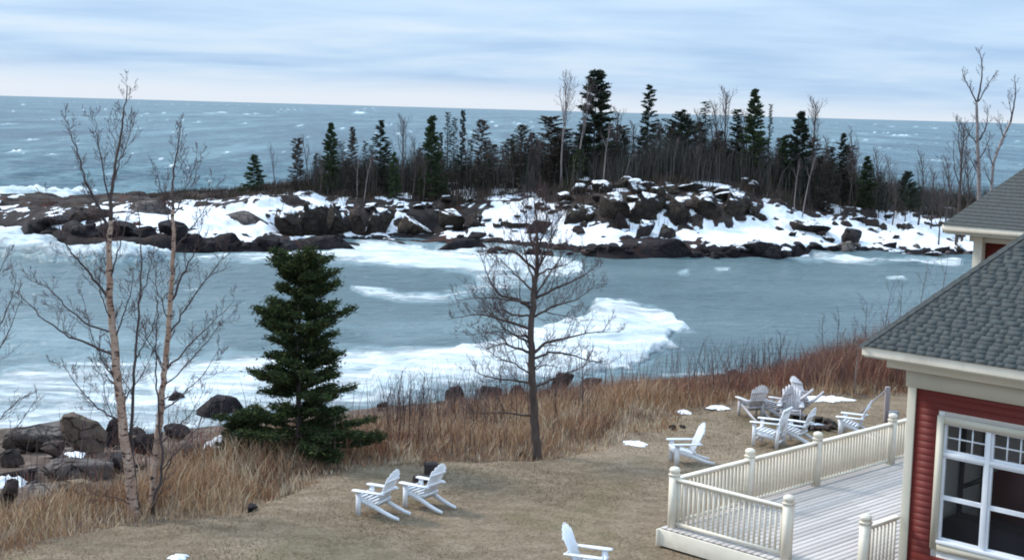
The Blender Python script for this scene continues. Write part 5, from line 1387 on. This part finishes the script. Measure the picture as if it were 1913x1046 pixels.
ba = thing('young_spruce', 'low young spruce spreading left at the foot of the large spruce', 'tree', (*(lambda q: (q[0], q[1], float(z_land(q[0], q[1]))))(aty(455, 862, 34.0)),))
tk, lb, nd = conifer(78, cone_prof(.5, .7, 0, .3, 4), 120, 130, .10, .016, SPG, .02, .05)
for mb, nm, mt in ((tk, 'trunk', 'dark_bark'), (lb, 'branches', 'dark_bark'), (nd, 'crown', 'needle')):
    o = mb.obj(nm, M[mt], ba); o.scale = (1.5, 1.3, 1.25)
    if nm != 'trunk': o['kind'] = 'stuff'

# ================================================================== lawn furniture
def bar(mb, a, b, w, t, side=(1, 0, 0)):
    """A board from a to b: w wide along side, t thick."""
    a = np.array(a, float); b = np.array(b, float); d = b - a; L = np.linalg.norm(d); d /= L
    s = np.array(side, float); s -= d * (s @ d); s /= np.linalg.norm(s); n = np.cross(d, s)
    M_ = np.stack([s, d, n], 1)
    return mb.box((a + b) / 2, (w, L, t), M_)
CH = {}
def chair_parts(mat):
    if mat in CH: return CH[mat]
    m = M[mat]; out = []
    def add(nm, mb): out.append((nm, mb.mesh(nm, m)))
    # side rails: run from under the front edge back to the ground, curved like a skid
    for s in (-1, 1):
        b = MB(); pr = [(.40, .37), (.18, .315), (-.05, .24), (-.28, .145), (-.50, .075), (-.66, .045)]; wd = [.125, .125, .115, .10, .085, .06]
        V = []
        for (y_, z_), w_ in zip(pr, wd):
            for dx in (-.014, .014):
                V += [(s * .265 + dx, y_, z_ - w_ / 2), (s * .265 + dx, y_, z_ + w_ / 2)]
        q = []
        for k in range(len(pr) - 1):
            i = 4 * k; j = i + 4; q += [(i, i + 1, j + 1, j), (i + 2, j + 2, j + 3, i + 3), (i + 1, i + 3, j + 3, j + 1), (i, j, j + 2, i + 2)]
        q += [(0, 2, 3, 1), (4 * len(pr) - 4, 4 * len(pr) - 3, 4 * len(pr) - 1, 4 * len(pr) - 2)]
        b.add(V, f4=q); add('rear_leg', b)
        b = MB(); bar(b, (s * .295, .36, 0), (s * .295, .36, .55), .03, .12, (1, 0, 0)); add('front_leg', b)
        b = MB(); 
        out_ = [(.50, .05), (.46, .075), (.2, .075), (-.1, .06), (-.30, .04)]; V = []
        for y_, w_ in out_:
            for zz in (.55, .575): V += [(s * .32 - w_, y_, zz), (s * .32 + w_, y_, zz)]
        q = []
        for k in range(4):
            i = 4 * k; j = i + 4; q += [(i, j, j + 1, i + 1), (i + 2, i + 3, j + 3, j + 2), (i, i + 2, j + 2, j), (i + 1, j + 1, j + 3, i + 3)]
        q += [(0, 1, 3, 2), (16, 18, 19, 17)]
        b.add(V, f4=q); add('arm', b)
    for k in range(6):
        t = k / 5; y_ = .42 - t * .45; z_ = .435 - t * .125
        b = MB(); bar(b, (-.28, y_, z_), (.28, y_, z_), .078, .022, (0, 1, -.27)); add('seat_slat', b)
    b = MB(); bar(b, (-.28, .425, .36), (.28, .425, .36), .02, .11, (0, 1, 0)); add('front_apron', b)
    by, bz = -.06, .24; dy, dz = -.40, .92; n_ = math.hypot(dy, dz); dy /= n_; dz /= n_
    hh = [.74, .82, .87, .89, .87, .82, .74]
    for k in range(7):
        x0 = (k - 3) * .066; x1 = (k - 3) * .082
        b = MB(); p0 = (x0, by, bz); p1 = (x1, by + dy * hh[k], bz + dz * hh[k]); bar(b, p0, p1, .064, .02, (1, 0, 0))
        p2 = (x1 * 1.01, by + dy * (hh[k] + .022), bz + dz * (hh[k] + .022)); bar(b, p1, p2, .042, .02, (1, 0, 0)); add('back_slat', b)
    for s_, w_, h_ in ((.10, .56, .07), (.36, .70, .06), (.64, .54, .05)):
        b = MB(); y_ = by + dy * s_ - .03; z_ = bz + dz * s_; bar(b, (-w_ / 2, y_, z_), (w_ / 2, y_, z_), .03, h_, (0, 1, .3)); add('back_brace', b)
    CH[mat] = out; return out
def chair(px, py, face, label, mat='white', tilt=None, z=ZL, group='white wooden lawn chairs', s=.92):
    P = hit(px, py, z_land, 20, 60)
    t = thing('lawn_chair', label, 'chair', (P[0], P[1], P[2] + .005 if tilt is None else P[2] + tilt[3]), math.atan2(-face[0], face[1]), group)
    if tilt: t.rotation_euler = (tilt[0], tilt[1], tilt[2])
    t.scale = (s, s, s)
    for nm, me in chair_parts(mat): inst(nm, me, t)
    return t
chair(708, 962, (-.86, .40), 'left chair of the lone pair on the lawn, its back to the camera')
chair(795, 948, (-.80, .52), 'right chair of the lone pair, in front of the dark block')
chair(1088, 1082, (.93, -.32), 'white chair cut off by the bottom edge, facing right')
chair(1284, 865, (-.98, -.14), 'white chair by the deck corner, seen side on and facing left', group='white wooden lawn chairs near the deck')
chair(1492, 829, (-.82, .50), 'white chair with curved rear skids, right of the upright armchair', group='white wooden lawn chairs near the deck')
chair(1597, 814, (-.90, .42), 'white chair nearest the house, just over the far deck railing', group='white wooden lawn chairs near the deck')
chair(1407, 781, (-.35, .93), 'greyish chair farthest left of the fire pit group', 'weathered_white', group='weathered lawn chairs round the fire pit')
chair(1452, 783, (-.75, .6), 'weathered chair half hidden behind the upright armchair', 'weathered_white', group='weathered lawn chairs round the fire pit')
chair(1476, 789, (-.2, -.95), 'weathered chair at the back of the fire pit group, facing the camera', 'weathered_white', group='weathered lawn chairs round the fire pit')
chair(1507, 783, (0, 1), 'weathered chair tipped over on its front with its legs in the air', 'weathered_white', (math.radians(-62), 0.25, math.radians(40), .30), group='weathered lawn chairs round the fire pit')
# the upright armchair
P = hit(1436, 832, z_land, 20, 60)
t = thing('upright_armchair', 'white upright armchair with four straight legs and a slatted back', 'chair', tuple(P), math.atan2(.80, .45), 'white wooden lawn chairs near the deck')
def ap(nm, a, b, w, th, side=(1, 0, 0)):
    mb = MB(); bar(mb, a, b, w, th, side); return mb.obj(nm, M['white'], t)
for s in (-1, 1):
    ap('front_leg', (s * .29, .30, 0), (s * .29, .30, .60), .04, .09); ap('rear_leg', (s * .29, -.30, 0), (s * .29, -.34, .66), .04, .08)
    ap('arm', (s * .30, .42, .62), (s * .30, -.34, .64), .12, .025); ap('side_rail', (s * .265, .30, .34), (s * .265, -.30, .25), .025, .12)
    ap('back_post', (s * .26, -.22, .26), (s * .29, -.46, 1.0), .05, .035)
ap('stretcher', (-.27, -.30, .14), (.27, -.30, .14), .03, .05, (0, 1, 0)); ap('stretcher', (-.27, .30, .16), (.27, .30, .16), .03, .05, (0, 1, 0))
ap('top_rail', (-.31, -.46, .97), (.31, -.46, .97), .04, .09, (0, 1, .3)); ap('lower_rail', (-.27, -.25, .34), (.27, -.25, .34), .03, .05, (0, 1, .3))
for k in range(6): ap('seat_slat', (-.27, .29 - k * .1, .41 - k * .015), (.27, .29 - k * .1, .41 - k * .015), .088, .02, (0, 1, -.15))
for k in range(6): ap('back_slat', ((k - 2.5) * .08, -.25, .36), ((k - 2.5) * .088, -.45, .95), .05, .018)

def blob(name, label, cat, P, size, mat, seed, rz=0.0, group=None, rough=.75):
    r = np.random.default_rng(seed); n, m_ = 22, 6; V = [(0, 0, 1)]; 
    for j in range(1, m_ + 1):
        for i in range(n):
            a = i * 2 * math.pi / n; q = j / m_
            w = 1 + rough * (math.sin(2 * a + seed) * .4 + math.sin(5 * a + seed * 2) * .3 + math.sin(9 * a + seed * 3) * .2)
            V.append((math.cos(a) * q * w, math.sin(a) * q * w, (1 - q * q) * (1 + .25 * r.normal() * (j < m_)) - (.25 if j == m_ else 0)))
    V = np.array(V) * (size[0] / 2, size[1] / 2, size[2])
    f3 = [(0, 1 + i, 1 + (i + 1) % n) for i in range(n)]; f4 = [(1 + (j - 1) * n + i, 1 + j * n + i, 1 + j * n + (i + 1) % n, 1 + (j - 1) * n + (i + 1) % n) for j in range(1, m_) for i in range(n)]
    o = MB().add(V, f3=f3, f4=f4).obj(name, M[mat], smooth=True, loc=tuple(P)); o.rotation_euler = (0, 0, rz)
    return tag(o, label, cat, group)
G_ = 'snow patches left on the ground'
for i_, (x0, x1, yt, yb, lab) in enumerate([
 (1510, 1582, 738, 752, 'largest snow patch on the lawn edge, right of the fire pit chairs'), (1326, 1362, 756, 766, 'small snow patch left of the greyish fire pit chair'), (1265, 1292, 767, 775, 'smallest snow patch at the far lawn edge, left of the other'),
 (1162, 1212, 824, 833, 'thin snow patch in the grass between the middle tree and the deck'), (315, 352, 1035, 1046, 'white snow lump on the lawn at the bottom left'), (385, 432, 818, 842, 'snow patch among the rocks at the left skirt of the spruce'),
 (440, 480, 822, 850, 'snow patch under the left skirt of the spruce'), (-10, 42, 893, 922, 'pinkish white snow patch at the left edge among the boulders'), (125, 158, 858, 870, 'snow strip lying on the long grey slab'),
 (14, 30, 863, 872, 'tiny snow dab on the rocks at the left edge'), (30, 52, 880, 890, 'tiny snow dab right of the other one at the left'), (1432, 1448, 690, 698, 'white dab of snow in the brush above the fire pit chairs'), (1500, 1540, 792, 797, 'thin snow scrap on the fire pit rim')]):
    P = hit((x0 + x1) / 2, (yt + yb) / 2 + 2, z_land, 20, 80); sc_ = FPX / np.linalg.norm(P - CAM); ph = (CAM[2] - P[2]) / np.linalg.norm(P - CAM)
    lift = .25 if i_ == 8 else 0
    blob('snow_patch', lab, 'snow patch', P + EZ * (.02 + lift), ((x1 - x0) / sc_, (yb - yt) / sc_ / ph * .8, .05 if i_ not in (5, 6, 7) else .2), 'snow', i_ + 1, 0, G_)
# dark blocks behind the pair of chairs, tree foot stones, fire pit
def block(px, py, size, rz, label, name='wooden_block', mat='dark_wood', cat='block', rot=(0, 0)):
    P = hit(px, py, z_land, 20, 60); o = MB().box((0, 0, size[2] / 2), size).obj(name, M[mat], loc=tuple(P), bevel=.02); o.rotation_euler = (rot[0], rot[1], rz); return tag(o, label, cat)
block(806, 886, (.30, .28, .26), .25, 'dark square block standing behind the right chair of the lone pair')
block(790, 900, (.42, .26, .13), .3, 'low dark block lying between the chairs of the lone pair')
for i_, (px_, py_, w, lab) in enumerate([(973, 853, 24, 'flat dark stone just left of the foot of the middle tree'), (470, 955, 30, 'dark flat stone in the grass edge right of the birches'), (1255, 802, 18, 'dark stump like rock at the lawn corner behind the side on chair'),
    (1275, 800, 12, 'green tinted stone by the side on chair')]):
    P = hit(px_, py_, z_land, 20, 60); s_ = w / FPX * P[1]
    tag(inst('stone', rock_variants('dark')[i_], None, (P[0], P[1], P[2] + s_ * .2), (0, 0, i_), (s_, s_ * .8, s_ * .55)), lab, 'rock', 'single stones on the lawn')
pc = hit(1513, 797, z_land, 20, 60)
pit = thing('fire_pit', 'ring of dark stones of the fire pit between the chairs', 'fire pit', tuple(pc))
for k in range(13):
    a = k / 13 * 6.283; inst('stone', rock_variants('brown')[k % 7], pit, (math.cos(a) * .62, math.sin(a) * .62, .07), (0, 0, a), (.28, .22, .2))
MB().add(np.vstack([[(math.cos(a) * .52, math.sin(a) * .52, .03) for a in np.arange(12) / 12 * 6.283], [(0, 0, .06)]]), f3=[(i, (i + 1) % 12, 12) for i in range(12)]).obj('ash_bed', M['dark_wood'], pit)
pu = hit(1655, 788, z_land, 20, 60)
up_ = thing('utility_post', 'grey square post with a slanting stay behind the far deck railing', 'post', tuple(pu))
hp = aty(1656, 722, pu[1])[2] - pu[2]
MB().box((0, 0, hp / 2), (.13, .13, hp)).obj('post', M['post_grey'], up_, bevel=.01)
e_ = aty(1606, 772, pu[1] - .4) - pu; MB().tube([(0, 0, hp - .05), (e_[0], e_[1], e_[2])], .02, 6).obj('stay', M['post_grey'], up_)
pb = hit(1668, 790, z_land, 20, 60)
tag(MB().box((0, 0, .17), (.26, .2, .34)).obj('utility_box', M['metal'], loc=tuple(pb), bevel=.02), 'small dark box standing at the foot of the grey post', 'box')
